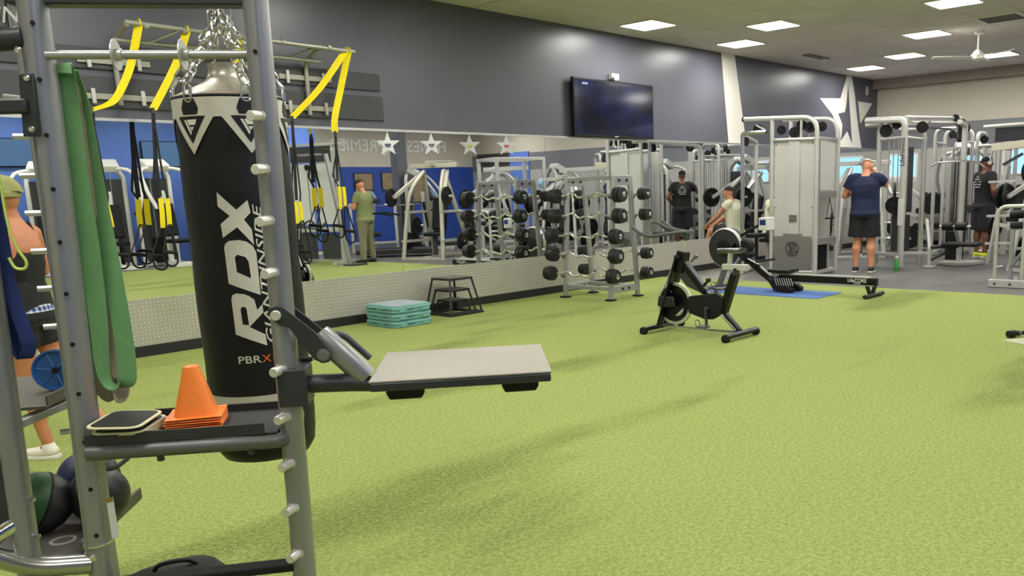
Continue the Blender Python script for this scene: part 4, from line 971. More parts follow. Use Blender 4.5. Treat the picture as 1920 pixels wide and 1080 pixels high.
for X in (XF, XB):
    m = MB(); m.cyl(T(X, -1.34, 2.10), T(X, -2.12, 2.08), .028, 14); m.build('crossbar', silver2, ct)
    m = MB(); m.cyl(T(X, -1.32, .04), T(X, -2.14, .04), .034, 14); m.build('base_bar', silver2, ct)
m = MB(); m.bar(T(XF, -1.85, 2.40), T(XF, -1.85, 2.10), .03, .03, (1, 0, 0)); m.build('hanger', silver2, ct)
for z, h in ((1.24, .10), (.52, .11), (2.08, .05)):
    m = MB(); m.bar(T(XF+.03, -2.12, z), T(XB-.03, -2.17, z), .045, h); m.build('side_brace', silver, ct, bevel=.004)
for y in (-2.14, -1.34):
    m = MB(); m.bar(T(XF+.03, y, .04), T(XB-.03, y, .04), .05, .05); m.build('base_brace', silver2, ct, bevel=.004)
for X, s_ in ((XF+.02, -1), (XB-.02, 1)):
    m = MB()
    for a, b, dx in ((-2.07, -1.83, 0), (-1.83, -1.64, .025*s_), (-1.64, -1.38, 0)): m.box(T(X+dx-.008, a, .05), T(X+dx+.008, b, 2.06))
    m.build('shroud_panel', shroud, ct, bevel=.004)
    m = MB(); m.prism([(-2.05, .06), (-1.40, .06), (-1.40, .60), (-1.56, .60), (-1.56, .64), (-1.90, .64), (-1.90, .60), (-2.05, .60)], (T(X-.044 if s_ < 0 else X+.036, 0, 0)[0], 1.75, 0), (0, 1, 0), (0, 0, 1), .008)
    ep = m.build('emblem_plate', mat('emblem_grey', S(112, 110, 106), .5), ct, bevel=.002)
    m = MB(); m.cbox(T(X+s_*.038, -1.73, .88), (.012, .13, .11)); m.build('pin_window', grey_m, ct, bevel=.003)
    if s_ < 0:
        c = T(X-.047, -1.73, .40); m = MB(); dk = mat('emblem_dark', S(62, 60, 58), .5)
        m.lathe([(.105, 0), (.12, 0), (.12, .003), (.105, .003)], c, (-1, 0, 0), 36, ring=True)
        m.prism([(-.10, -.02), (-.02, -.10), (.03, -.10), (.00, .0), (.05, .0), (.06, .03), (-.01, .03), (-.03, .10), (-.075, .08), (-.03, -.03), (-.06, -.03)], (c[0]-.001, c[1], c[2]), (0, -1, 0), (0, 0, 1), .003)
        m.prism([(.0, .05), (.09, .05), (.08, .085), (.02, .085), (.01, .10), (-.01, .10)], (c[0]-.001, c[1], c[2]), (0, -1, 0), (0, 0, 1), .003)
        m.prism([(.04, -.02), (.10, -.02), (.09, -.06), (.03, -.06)], (c[0]-.001, c[1], c[2]), (0, -1, 0), (0, 0, 1), .003)
        m.build('emblem', dk, ep)
        for (y, z) in ((-2.04, 2.02), (-1.41, 2.02), (-2.04, 1.05), (-1.41, 1.05), (-2.04, .10), (-1.41, .10)):
            m = MB(); m.lathe([(.012, 0), (.01, .005), (0, .006)], T(X-.01, y, z), (-1, 0, 0), 10); m.build('screw', grey_m, ct)
m = MB(); m.box(T(XF+.1, -2.13, 1.30), T(XF+.115, -2.1, 2.05)); m.box(T(XF+.06, -2.155, 1.30), T(XB-.05, -2.14, 2.05)); m.build('side_shroud', shroud, ct, bevel=.003)
m = MB()
for i in range(14): m.box(T(XF+.16, -2.10, .07+.031*i), T(XB-.16, -1.95, .097+.031*i))
m.build('weight_stack', black, ct, bevel=.002)
for (y, z, r) in ((-1.45, 2.25, .07), (-1.68, 2.20, .085), (-1.80, 2.30, .08), (-1.95, 2.26, .08), (-1.02, 2.30, .07), (-2.15, 2.26, .07)):
    m = MB(); m.lathe([(.02, -.02), (r, -.022), (r-.01, 0), (r, .022), (.02, .02)], T(XF+.10, y, z), (1, .3, 0), 24); m.sphere(T(XF+.07, y, z), .02, 10); m.build('pulley', black, ct)
m = MB(); m.cyl(T(XF, -1.05, 2.35), T(XF-.02, -1.22, 2.26), .015); m.build('pulley_arm', silver2, ct)
m = MB(); m.tube([T(XF+.3, -2.2, 1.18), T(XF+.2, -2.2, .88)], .006, 8); m.tube([T(XF+.3, -2.2, 1.18), T(XF+.42, -2.2, .88)], .006, 8); m.cyl(T(XF+.17, -2.2, .87), T(XF+.45, -2.2, .87), .014); m.build('rope_handle', black, ct)
for (x, y) in ((12.5, -1.9), (12.55, -1.6), (12.8, -1.75)):
    m = MB(); m.cyl(T(x, y, .1), T(x, y, 2.2), .006, 8); m.build('guide_rod', chrome, ct)
# free-standing chrome frame left of the tower
pf_ = thing('pulldown_frame', 'slim silver pulldown frame standing left of the pale cable tower by the mirror', 'pulldown machine', (12.1, -.95, 0))
m = MB(); m.tube(rpath([(0, 0, 0), (0, 0, 2.22), (.05, -.40, 2.22)], .05), .032, 14); m.build('front_upright', chrome, pf_)
m = MB(); m.cyl((1.0, .35, .03), (1.0, .35, 2.15), .03); m.build('rear_upright', silver2, pf_)
m = MB(); m.bar((-.05, .0, .03), (1.1, .35, .03), .08, .05); m.build('base', silver2, pf_, bevel=.004)
m = MB(); m.bar((.0, 0, 2.2), (1.0, .35, 2.13), .05, .05); m.build('top_beam', silver2, pf_, bevel=.004)
m = MB(); m.cbox((.35, -.05, .60), (.34, .22, .07)); m.cyl((.35, -.05, .03), (.35, -.05, .58), .03); m.build('seat', blackpad, pf_, bevel=.015)
m = MB(); m.lathe([(.01, -.02), (.07, -.02), (.06, 0), (.07, .02), (.01, .02)], (.1, 0, 2.1), (0, 1, 0), 20); m.build('pulley', black, pf_)
# ============================================================ PEOPLE
def remeshed(mb, name, m, parent, vox=.010, smooth=3):
    me = bpy.data.meshes.new(name); me.from_pydata(mb.v, [], mb.f)
    o = bpy.data.objects.new('tmp', me); COL.objects.link(o)
    r = o.modifiers.new('r', 'REMESH'); r.mode = 'VOXEL'; r.voxel_size = vox; r.use_smooth_shade = True
    s = o.modifiers.new('s', 'SMOOTH'); s.iterations = smooth; s.factor = .5
    me2 = bpy.data.meshes.new_from_object(o.evaluated_get(bpy.context.evaluated_depsgraph_get())); me2.name = name
    bpy.data.objects.remove(o)
    me2.materials.clear(); me2.materials.append(m)
    for p in me2.polygons: p.use_smooth = True
    o = bpy.data.objects.new(name, me2); COL.objects.link(o); o.parent = parent; return o
def loft(mb, rings, n=20, e=2.3):
    """rings: (centre, half width x, half depth y[, lean vector])"""
    vs = []
    for (c, rx_, ry_) in rings:
        c = V(c)
        for j in range(n):
            a = 2*PI*j/n; cs_, sn = math.cos(a), math.sin(a); k = (abs(cs_)**e+abs(sn)**e)**(-1/e)
            vs.append(c+V((rx_*k*cs_, ry_*k*sn, 0)))
    k = len(rings)
    mb.add(vs, [(i*n+j, i*n+(j+1) % n, (i+1)*n+(j+1) % n, (i+1)*n+j) for i in range(k-1) for j in range(n)]+[tuple(range(n-1, -1, -1)), tuple((k-1)*n+j for j in range(n))])
def limb(mb, pts, rs, n=14):
    mb.tube(pts, rs, n)
    for p, r in zip(pts, rs): mb.sphere(p, r*.985, n)
def mid(a, b, t): return V(a)*(1-t)+V(b)*t
def hand(mb, wrist, d, side, curl=.5, palm=(0, 0, -1)):
    """palm, four bent fingers and a thumb; d = direction of the forearm"""
    w = V(wrist); d = V(d).normalized(); pn = V(palm); pn = (pn-d*pn.dot(d)).normalized(); sd = d.cross(pn)*side
    c = w+d*.045
    for t, r in ((.01, .024), (.035, .030), (.06, .032), (.082, .030)):
        mb.tube([w+d*t-sd*r, w+d*t+sd*r], .013, 8); mb.sphere(w+d*t, .018, 8)
    for i, (off, L) in enumerate(((-.029, .068), (-.010, .077), (.010, .072), (.028, .056))):
        b = w+d*.088+sd*off; k = b+(d*math.cos(curl*.6)+pn*math.sin(curl*.6))*L*.45
        k2 = k+(d*math.cos(curl*1.5)+pn*math.sin(curl*1.5))*L*.33; k3 = k2+(d*math.cos(curl*2.2)+pn*math.sin(curl*2.2))*L*.27
        limb(mb, [b, k, k2, k3], [.0095, .009, .0085, .007], 8)
    tb_ = w+d*.03-sd*.030; t1 = tb_+(d*.8-sd*.6+pn*.3).normalized()*.038; t2 = t1+(d*.95-sd*.1+pn*.4).normalized()*.03
    limb(mb, [tb_, t1, t2], [.0125, .0105, .009], 8)
def head(mb, c, yaw=0., pitch=0., s=1.):
    """c = skull centre; forward +Y before turning"""
    R = Matrix.Rotation(yaw, 3, 'Z') @ Matrix.Rotation(pitch, 3, 'X'); c = V(c)
    def q(x, y, z): return c+R @ (V((x, y, z))*s)
    mb.sphere(c, .092*s, 20, (.84, 1.06, 1.12), None) if (yaw == 0 and pitch == 0) else mb.add([c+R @ V((.092*s*.84*math.sin(PI*i/12)*math.cos(2*PI*j/20), .092*s*1.06*math.sin(PI*i/12)*math.sin(2*PI*j/20), .092*s*1.12*math.cos(PI*i/12))) for i in range(13) for j in range(20)], [(i*20+j, (i+1)*20+j, (i+1)*20+(j+1) % 20, i*20+(j+1) % 20) for i in range(12) for j in range(20)])
    limb(mb, [q(0, .03, -.03), q(0, .045, -.085)], [.062*s, .040*s])           # jaw and chin
    limb(mb, [q(0, .088, .01), q(0, .108, -.028)], [.008*s, .013*s], 8)         # nose
    limb(mb, [q(-.02, .083, -.060), q(0, .090, -.060), q(.02, .083, -.060)], [.006, .009, .006], 8)   # lips
    limb(mb, [q(-.045, .075, .022), q(0, .086, .026), q(.045, .075, .022)], [.008, .009, .008], 8)    # brow
    for i in (-1, 1):
        limb(mb, [q(i*.078, -.005, .02), q(i*.084, -.012, .0), q(i*.078, -.004, -.022)], [.010, .012, .008], 8)
    return R, q
def person(label, loc, rz, H, J, skin, tops, bottoms, shoes, hair, name_parts, yaw=0., pitch=0., female=False, sw=.190, bulk=1.):
    """J = joints in a 1.80 m frame: hips, chest offset, arms, legs"""
    k = H/1.80; t = thing('person', label, 'person', loc, rz, scale=k)
    pel = V(J.get('pelvis', (0, 0, .95))); sh = V(J.get('chest', (0, 0, 1.46))); nk = V(J.get('neck', (0, .01, 1.55))); hd = V(J.get('head', (0, .025, 1.69)))
    ax = (sh-pel)
    body = MB(); hw = (.165 if not female else .17)*bulk; bk_ = bulk
    def ring(tt, rx_, ry_): return (pel+ax*tt, rx_, ry_)
    wst = .145*bulk if not female else .115
    tr_ = [ring(-.16, .12, .09), ring(-.08, hw-.01, .115), ring(.05, hw, .12), ring(.22, wst+.01, .105), ring(.40, wst, .10), ring(.62, .165*sw/.19, .115*bulk), ring(.82, .178*sw/.19, .118*bulk), ring(.97, .165*sw/.19, .098), (sh+(nk-sh)*.45+V((0, 0, 0)), .10, .075), (nk, .058, .058)]
    loft(body, tr_)
    limb(body, [nk-(nk-sh)*.4, nk, hd-V((0, .01, .05))], [.065, .058, .056])
    R, hq = head(body, hd, yaw, pitch)
    arms = {}
    for s_ in (-1, 1):
        S_ = sh+V((s_*(sw-.012), 0, .0)); E_, W_ = [V(q) for q in J['armL' if s_ < 0 else 'armR']][:2]
        arms[s_] = (S_, E_, W_)
        limb(body, [S_+V((-s_*.05, 0, .008)), S_+V((0, 0, -.012)), mid(S_, E_, .35), mid(S_, E_, .7), E_], [r_*bulk for r_ in (.055, .056, .052, .045, .038)])
        limb(body, [E_, mid(E_, W_, .3), mid(E_, W_, .75), W_], [r_*bulk**.6 for r_ in (.039, .043, .033, .026)])
        jj = J['armL' if s_ < 0 else 'armR']
        hand(body, W_, (jj[2] if len(jj) > 2 else W_-E_), s_, J.get('curl', .5), J.get('palm', (-s_*1., .1, 0)))
    legs = {}
    for s_ in (-1, 1):
        hp_ = pel+V((s_*.09, 0, -.03)); K_, A_ = [V(q) for q in J['legL' if s_ < 0 else 'legR']][:2]; legs[s_] = (hp_, K_, A_)
        limb(body, [hp_, mid(hp_, K_, .3), mid(hp_, K_, .7), K_], [r_*bulk for r_ in (.098, .090, .068, .055)])
        f = V(J.get('toe', (0, 1, 0))); cb = mid(K_, A_, .3)-f*.015
        limb(body, [K_, cb, mid(K_, A_, .65), A_], [r_*bulk for r_ in (.053, .060, .040, .034)])
        limb(body, [A_, A_+V((0, 0, -.045))+f*.04, A_+V((0, 0, -.06))+f*.13], [.034, .038, .030])
    remeshed(body, 'body', skin, t)
    # clothes
    if tops:
        m_, slv, grow = tops; tp = MB()
        rr = [(c, a+grow, b+grow) for (c, a, b) in tr_[:9]]
        rr[0] = (pel+ax*-.10, hw+grow+.012, .13*bulk+grow); rr[1] = (pel+ax*-.02, hw+grow+.008, .13*bulk+grow); rr[8] = (rr[8][0], .095, .07+grow*.5); rr[2] = (rr[2][0], hw+grow, rr[2][2]); rr[3] = (rr[3][0], hw+grow-.006, rr[3][2]+.006); rr[4] = (rr[4][0], hw+grow-.004 if not female else wst+grow, rr[4][2]+.005)
        if female:
            rr = rr[:6]+[(rr[6][0]+ax*-.06, rr[6][1]*.80, rr[6][2])]
            for s_ in (-1, 1): limb(tp, [rr[-1][0]+V((s_*.10, -.09, -.02)), sh+V((s_*.10, -.03, .055)), sh+V((s_*.10, .04, .05)), rr[-1][0]+V((s_*.10, .10, -.02))], [.02, .016, .016, .02], 8)
        loft(tp, rr)
        if slv > 0:
            for s_ in (-1, 1):
                S_, E_, W_ = arms[s_]; limb(tp, [S_+V((-s_*.10, 0, .016)), S_+V((-s_*.05, 0, .014)), S_+V((0, 0, .0)), mid(S_, E_, slv*.6)], [.062*bulk, .068*bulk, .066*bulk+grow*.3, .060*bulk+grow*.5]); tp.tube([mid(S_, E_, slv*.5), mid(S_, E_, slv)], [.064*bulk+grow*.4, .062*bulk+grow*.6], 16)
        sh_o = remeshed(tp, name_parts[0], m_, t, .010, 2)
    else: sh_o = None
    m_, ln, grow = bottoms; bt = MB()
    loft(bt, [(pel+ax*-.17, hw+grow*.6, .13*bulk+grow*.6), (pel+ax*-.05, hw+grow+.004, .128*bulk+grow), (pel+ax*.0, hw-.01, .12*bulk)]); gb_ = grow; grow = grow+.09*(bulk-1)
    for s_ in (-1, 1):
        hp_, K_, A_ = legs[s_]
        if ln <= 1: e_ = mid(hp_, K_, ln); limb(bt, [hp_, mid(hp_, e_, .5)], [.105+grow, .100+grow]); bt.tube([mid(hp_, e_, .4), e_], [.100+grow, .082+grow*1.7], 18)
        else:
            limb(bt, [hp_, mid(hp_, K_, .5), K_], [.103+grow, .088+grow, .066+grow]); limb(bt, [K_, mid(K_, A_, .3), mid(K_, A_, .6), mid(K_, A_, .93)], [.066+grow, .064+grow, .055+grow, .046+grow])
    remeshed(bt, name_parts[1], m_, t, .010, 2)
    for s_ in (-1, 1):
        A_ = legs[s_][2]; f = V(J.get('toe', (0, 1, 0))).normalized(); sd = V((f.y, -f.x, 0))
        z0 = A_.z-.09
        m = MB(); limb(m, [A_+V((0, 0, -.04))-f*.015, A_+V((0, 0, -.052))+f*.06, A_+V((0, 0, -.058))+f*.14, A_+V((0, 0, -.062))+f*.185], [.045, .043, .036, .028]); limb(m, [A_+V((0, 0, -.01)), A_+V((0, 0, -.04))], [.042, .044])
        so = remeshed(m, 'shoe', shoes[0], t, .007, 2)
        m = MB(); pr = [(-.06, -.032), (-.055, .032), (0, .040), (.08, .042), (.15, .046), (.20, .036), (.222, .0), (.20, -.036), (.15, -.044), (.08, -.036), (0, -.036)]
        m.prism([(a, b) for a, b in pr], A_+V((0, 0, -.09)), f, -sd, .024); m.build('sole', shoes[1], so, bevel=.004)
    if hair:
        hm_, cover = hair; m = MB(); vs = []; n = 20; rr_ = 9
        for i in range(rr_+1):
            ph = math.radians(cover)*i/rr_
            for j in range(n):
                a = 2*PI*j/n; r = .099; back = .25*(1-math.sin(a))  # lower at the back
                p2 = min(PI, ph*(1+back*.55)); vs.append(hd+R @ V((r*.86*math.sin(p2)*math.cos(a), -.006+r*1.07*math.sin(p2)*math.sin(a), .004+r*1.13*math.cos(p2))))
        m.add(vs, [(i*n+j, (i+1)*n+j, (i+1)*n+(j+1) % n, i*n+(j+1) % n) for i in range(rr_) for j in range(n)]+[tuple(rr_*n+j for j in range(n))])
        m.build('hair', hm_, t, ang=80)
    em = mat('eye_white', S(225, 222, 215), .3); 
    for i in (-1, 1):
        m = MB(); m.sphere(hq(i*.030, .083, .008), .0105, 10); e_ = m.build('eye', em, t)
        m = MB(); m.sphere(hq(i*.030, .0905, .008), .0048, 8); m.build('iris', black, e_)
    return t, sh_o, hd, R, hq, legs, arms
def skinm(n, c): return mat(n, c, .5, vary=.07, vscale=9)
sk1 = skinm('skin_fair', S(206, 142, 108)); sk2 = skinm('skin_dark', S(120, 74, 52)); sk3 = skinm('skin_tan', S(188, 122, 86))
def cloth(n, c): return mat(n, c, .85, vary=.10, vscale=6, bump=.25, bscale=14)
kn = mat('shoe_black', S(30, 30, 32), .6); ws = mat('sole_white', S(225, 222, 214), .6)
# man in navy shirt
LG = {'legL': [(-.105, .0, .50), (-.12, -.02, .09)], 'legR': [(.105, .0, .50), (.12, -.02, .09)]}
J = dict(LG, head=(0, .10, 1.655), neck=(0, .03, 1.55), armL=[(-.33, .02, 1.20), (-.20, .24, 1.28)], armR=[(.27, .17, 1.36), (.08, .14, 1.60), (-.6, .1, .5)], curl=.7)
th = math.atan2(-.97, .25)
t, so_, hd, R, hq, lg, ar = person('person in navy t-shirt and black shorts seen from behind beside the cable machines', (13.06, -2.60, 0), math.atan2(-.97, .22), 1.80, J, sk1, (cloth('navy_cotton', S(25, 34, 66)), .55, .022), (cloth('black_cotton', S(15, 15, 18)), .86, .022), (kn, ws), (mat('grey_hair', S(186, 176, 164), .8), 55), ('t_shirt', 'shorts'), pitch=-.55, sw=.222, bulk=1.22)
# man in black shirt with white lettering on the back
J = dict(LG, armR=[(.33, -.06, 1.20), (.21, .08, 1.02), (-.7, .5, -.4)], armL=[(-.36, .12, 1.30), (-.52, .36, 1.34)], curl=.8)
t, so_, hd, R, hq, lg, ar = person('person in black t-shirt with white back print and neon yellow shoes, hand on hip', (16.38, -3.36, 0), math.atan2(-.81, -.59), 1.80, J, sk2, (cloth('black_tee', S(17, 17, 20)), .55, .02), (cloth('charcoal_shorts', S(22, 22, 27)), 1.0, .03), (mat('shoe_neon', S(206, 224, 60), .6), ws), (mat('black_hair', S(22, 20, 20), .9), 70), ('t_shirt', 'shorts'), yaw=-.4, sw=.205, bulk=1.14)
for i, (s_, z) in enumerate((('AAA', 1.44), ('MAKE THE', 1.40), ('WORK SHOW', 1.355), ('EVERY DAY', 1.31), ('IN HERE', 1.265))):
    m = MB(); w_ = (.07, .15, .20, .20, .16)[i]
    for q in range(int(w_/.022)): m.cbox((-w_/2+.011+q*.022, -.150, z), (.015, .004, .014+.004*(q % 2)))
    m.build('back_print', whitepl, so_)
m = MB(); m.tube(arc((0, .02, 1.70), .105, -10, 190, 18, (1, 0, 0), (0, 0, 1)), .010, 8)
for s_ in (-1, 1): m.lathe([(0, -.012), (.034, -.012), (.034, .012), (0, .012)], (s_*.088, .01, 1.685), (1, 0, 0), 16)
m.build('headphones', whitepl, t)
# man in olive, looking at his hands, near the turf edge (seen in the mirror)
J = dict(LG, head=(0, .07, 1.675), legL=[(-.12, .03, .50), (-.15, -.02, .09)], legR=[(.12, .0, .50), (.19, -.04, .09)], armL=[(-.25, .06, 1.18), (-.10, .30, 1.24)], armR=[(.25, .06, 1.18), (.08, .30, 1.22)], curl=.9)
t, so_, hd, R, hq, lg, ar = person('person in olive t-shirt, olive trousers and dark cap seen in the mirror', (10.93, -7.89, 0), math.atan2(.25, -1.0), 1.79, J, sk1, (cloth('olive_tee', S(130, 138, 92)), .55, .02), (cloth('olive_trousers', S(128, 124, 98)), 1.5, .012), (kn, kn), None, ('t_shirt', 'trousers'), pitch=-.45, sw=.2, bulk=1.1)
m = MB(); vs = []; n = 20
capm = cloth('dark_cap', S(46, 42, 34))
def cap(t, hd, R, m_, brim=-1, r=.103):
    m = MB(); vs = []; n = 20
    for i in range(8):
        ph = math.radians(86)*i/7
        for j in range(n): a = 2*PI*j/n; vs.append(hd+R @ V((r*.86*math.sin(ph)*math.cos(a), r*1.07*math.sin(ph)*math.sin(a), .022+r*1.02*math.cos(ph))))
    m.add(vs, [(i*n+j, (i+1)*n+j, (i+1)*n+(j+1) % n, i*n+(j+1) % n) for i in range(7) for j in range(n)]+[tuple(7*n+j for j in range(n))])
    pr = [(math.cos(math.radians(a))*.075, (.08+.085*math.sin(math.radians(a)))) for a in range(0, 181, 15)]
    fs = [hd+R @ V((x, brim*-1*y if brim < 0 else y, .03-.1*(y-.08))) for x, y in pr]
    k = len(fs); m.add(fs+[p+V((0, 0, .006)) for p in fs], [tuple(range(k)), tuple(range(2*k-1, k-1, -1))]+[(i, (i+1) % k, k+(i+1) % k, k+i) for i in range(k)])
    return m.build('cap', m_, t, ang=70)
cap(t, hd, R, capm, 1)
m = MB()
for s_ in (-1, 1): m.bar(V((s_*.205, 0, .88)), V((s_*.19, .03, .52)), .004, .03, (0, 1, 0)); m.bar(V((s_*.185, .03, .48)), V((s_*.20, -.02, .15)), .004, .025, (0, 1, 0))
m.build('trouser_stripe', whitepl, t)
# seated man in cream shirt (seen in the mirror)
J = dict(pelvis=(0, 0, .58), chest=(0, .06, 1.08), neck=(0, .10, 1.17), head=(0, .14, 1.30), legL=[(-.12, .46, .58), (-.12, .62, .16)], legR=[(.12, .46, .58), (.12, .62, .16)], armL=[(-.22, .26, .86), (-.16, .50, .70)], armR=[(.22, .26, .86), (.16, .50, .70)], curl=.9)
t, so_, hd, R, hq, lg, ar = person('seated person in cream sleeveless shirt and dark shorts, seen in the mirror behind the rower', (14.0, -.42, 0), math.atan2(.13, -.99), 1.80, J, sk1, (cloth('cream_tee', S(232, 228, 200)), .30, .03), (cloth('dark_shorts', S(48, 48, 46)), .8, .02), (kn, ws), (mat('dark_hair', S(52, 40, 30), .8), 68), ('t_shirt', 'shorts'), pitch=-.1, sw=.205, bulk=1.12)
sb_ = thing('seat_bench', 'low black bench under the seated person in the cream shirt', 'bench', (14.0, -.55, 0), PI/2)
m = MB(); m.cbox((0, 0, .42), (.7, .30, .07)); m.build('pad', blackpad, sb_, bevel=.02)
for x in (-.25, .25):
    m = MB(); m.box((x-.03, -.2, 0), (x+.03, .2, .05)); m.box((x-.025, -.03, .05), (x+.025, .03, .39)); m.build('leg', silver2, sb_, bevel=.004)
# woman by the rack
J = dict(head=(-.02, .03, 1.68), legL=[(-.09, .02, .50), (-.08, -.06, .09)], legR=[(.10, -.12, .50), (.10, -.36, .15)], armL=[(-.23, -.06, 1.18), (-.22, .14, 1.02)], armR=[(.24, .02, 1.20), (.20, .24, 1.16)], curl=.8)
t, so_, hd, R, hq, lg, ar = person('person in black tank top, olive beanie and white shoes, behind the rig at left', (1.50, -2.92, 0), math.atan2(.62, .78), 1.56, J, sk3, (cloth('black_tank', S(22, 22, 24)), 0, .012), (cloth('black_shorts', S(24, 24, 26)), .45, .012), (mat('shoe_cream', S(222, 216, 204), .7), ws), None, ('tank_top', 'shorts'), yaw=.35, female=True, sw=.175)
m = MB(); m.add([hd+R @ V((.104*.9*math.sin(ph)*math.cos(a), -.008+.108*1.1*math.sin(ph)*math.sin(a), .018+.104*1.15*math.cos(ph)+.006*math.sin(5*a)*math.sin(ph))) for ph in [math.radians(84)*i/8 for i in range(9)] for a in [2*PI*j/24 for j in range(24)]], [(i*24+j, (i+1)*24+j, (i+1)*24+(j+1) % 24, i*24+(j+1) % 24) for i in range(8) for j in range(24)])
m.lathe([(.092, .0), (.102, .0), (.104, .02), (.100, .04), (.09, .04)], hd+V((0, -.006, .0)), (0, 0, 1), 28, ring=True)
m.build('beanie', cloth('beanie_olive', S(140, 142, 88)), t, ang=80)
m = MB(); m.sphere(hq(-.088, .0, -.004), .010, 8); m.build('earbud', whitepl, t)
pm = bpy.data.materials.new('plaid'); pm.use_nodes = True; nt, vec, (x, y, z) = coords(pm); bs = nt.nodes['Principled BSDF']
ck = (((x*26).fract()-.5).abs().gt(.28)*.5)+(((z*26).fract()-.5).abs().gt(.28)*.5)
nt.links.new(mixc(nt, ck, S(32, 52, 120), S(200, 205, 215)), bs.inputs['Base Color']); bs.inputs['Roughness'].default_value = .8
m = MB(); loft(m, [((0, .0, .96), .185, .14), ((0, .0, 1.02), .155, .125)]); m.build('waistband', pm, t)
# ============================================================ GYM MACHINES
def plate(mb, c, ax, r=.21, th=.035):
    mb.lathe([(.026, -th/2), (r*.45, -th/2), (r*.5, -th*.25), (r*.8, -th*.25), (r*.84, -th/2), (r, -th/2), (r, th/2), (r*.84, th/2), (r*.8, th*.25), (r*.5, th*.25), (r*.45, th/2), (.026, th/2)], c, ax, 30)
def pulley(mb, c, ax, r=.07): mb.lathe([(.01, -.02), (r, -.022), (r-.012, 0), (r, .022), (.01, .02)], c, ax, 22)
def stack(t, x, y, w=.24, d=.12, n=14, z0=.06):
    m = MB()
    for i in range(n): m.box((x-w/2, y-d/2, z0+.032*i), (x+w/2, y+d/2, z0+.032*i+.028))
    m.build('weight_stack', black, t, bevel=.002)
    m = MB()
    for s_ in (-1, 1): m.cyl((x+s_*w*.3, y, .05), (x+s_*w*.3, y, 1.95), .009, 8)
    m.build('guide_rods', chrome, t)
    m = MB(); m.cyl((x, y, z0+.032*n), (x, y, 2.0), .004, 6); m.build('cable', black, t)
def tower(name, label, loc, rz, w=.78, h=2.32, d=.5, pm_=silver2, shr=None, letter=None):
    """open cable station: two rounded side frames, rods, stack, pulleys"""
    t = thing(name, label, 'cable machine', loc, rz)
    for s_ in (-1, 1):
        m = MB(); m.tube(rpath([(s_*w/2, -d/2, 0), (s_*w/2, -d/2, h), (s_*w/2, d/2, h), (s_*w/2, d/2, 0)], .14, 8), .036, 14); m.build('side_frame', pm_, t)
    for y in (-d/2, d/2):
        m = MB(); m.cyl((-w/2, y, h-.24), (w/2, y, h-.24), .026, 12); m.build('crossbar', pm_, t)
        m = MB(); m.cyl((-w/2, y, .06), (w/2, y, .06), .030, 12); m.build('base_bar', pm_, t)
    stack(t, 0, 0)
    for (x, y, z, r) in ((-.2, -.1, h-.12, .075), (.05, .05, h-.08, .08), (.25, -.05, h-.16, .07)):
        m = MB(); pulley(m, (x, y, z), (.3, 1, 0), r); m.build('pulley', black, t)
    if shr:
        m = MB(); m.box((-w*.36, d*.3, .06), (w*.36, d*.32, h-.3)); m.build('shroud', shr, t, bevel=.004)
    m = MB()
    for x in (-w*.42, w*.42): m.cyl((x, -d/2, .25), (x, -d/2, h-.3), .010, 8)
    m.build('adjust_rails', chrome, t)
    for x, z in ((-w*.42, 1.15), (w*.42, .85)):
        m = MB(); m.cbox((x, -d/2-.02, z), (.07, .08, .14)); m.build('carriage', gun, t, bevel=.006)
    return t
PM = silver2
# --- cable station right behind the person in navy: its lettered post and top tubes
t = thing('cable_station', 'silver cable station with black lettering on its wide post, behind the person in navy', 'cable machine', (14.4, -2.3, 0))
def G(x, y, z): return (x-14.4, y+2.3, z)
m = MB(); m.tube(rpath([G(13.72, -2.93, .04), G(13.72, -2.93, 2.36), G(13.9, -2.2, 2.40)], .12), .052, 18, ell=.8); pst = m.build('wide_post', silver2, t)
text('LifeFitness', 'lettering', black, pst, .105, plane_m(G(13.662, -2.93, 1.86), (0, 0, 1), (-.05, 1, 0)), .001)
m = MB(); m.cbox(G(13.67, -2.93, .92), (.02, .09, .42)); m.build('instruction_label', whitepl, pst, bevel=.003)
m = MB(); m.tube(rpath([G(14.3, -3.02, .04), G(14.3, -3.02, 2.20), G(14.3, -2.6, 2.24)], .1), .038, 14); m.build('rear_post', silver2, t)
m = MB(); m.tube(rpath([G(14.1, -2.35, .04), G(14.1, -2.35, 2.30), G(14.1, -2.60, 2.36), G(13.75, -2.93, 2.38)], .14), .038, 14); m.build('front_post', silver2, t)
m = MB(); m.cyl(G(14.1, -2.36, 2.09), G(13.75, -2.93, 2.09), .026, 12); m.cyl(G(13.75, -2.93, 2.09), G(14.3, -3.02, 2.06), .026, 12); m.build('crossbar', silver2, t)
m = MB(); m.bar(G(14.1, -2.30, .22), G(13.75, -2.93, .22), .07, .05); m.bar(G(13.75, -2.93, .26), G(14.4, -3.3, .22), .06, .05); m.build('base_bar', silver2, t, bevel=.004)
m = MB(); m.cyl(G(14.0, -2.15, 2.33), G(14.0, -2.45, 2.32), .034, 14); m.cyl(G(14.0, -2.45, 2.40), G(13.8, -2.85, 2.36), .04, 14); m.build('top_tube', silver2, t)
for (x, y, z, r) in ((13.95, -2.52, 2.22, .10), (13.9, -2.72, 2.30, .07), (14.0, -3.10, 2.24, .09), (14.1, -2.42, 2.38, .06)):
    m = MB(); pulley(m, G(x, y, z), (1, .2, 0), r); m.build('pulley', black, t)
m = MB()
for y in (-2.5, -2.58, -2.66, -2.74, -2.82, -3.07, -3.12): m.cyl(G(14.15, y, .25), G(14.15, y, 2.1), .010, 8)
m.build('guide_rods', chrome, t)
m = MB(); m.box(G(14.05, -2.86, .26), G(14.25, -2.62, .86)); m.box(G(14.0, -2.80, .86), G(14.2, -2.66, 1.02)); m.build('weight_stack', gun, t, bevel=.004)
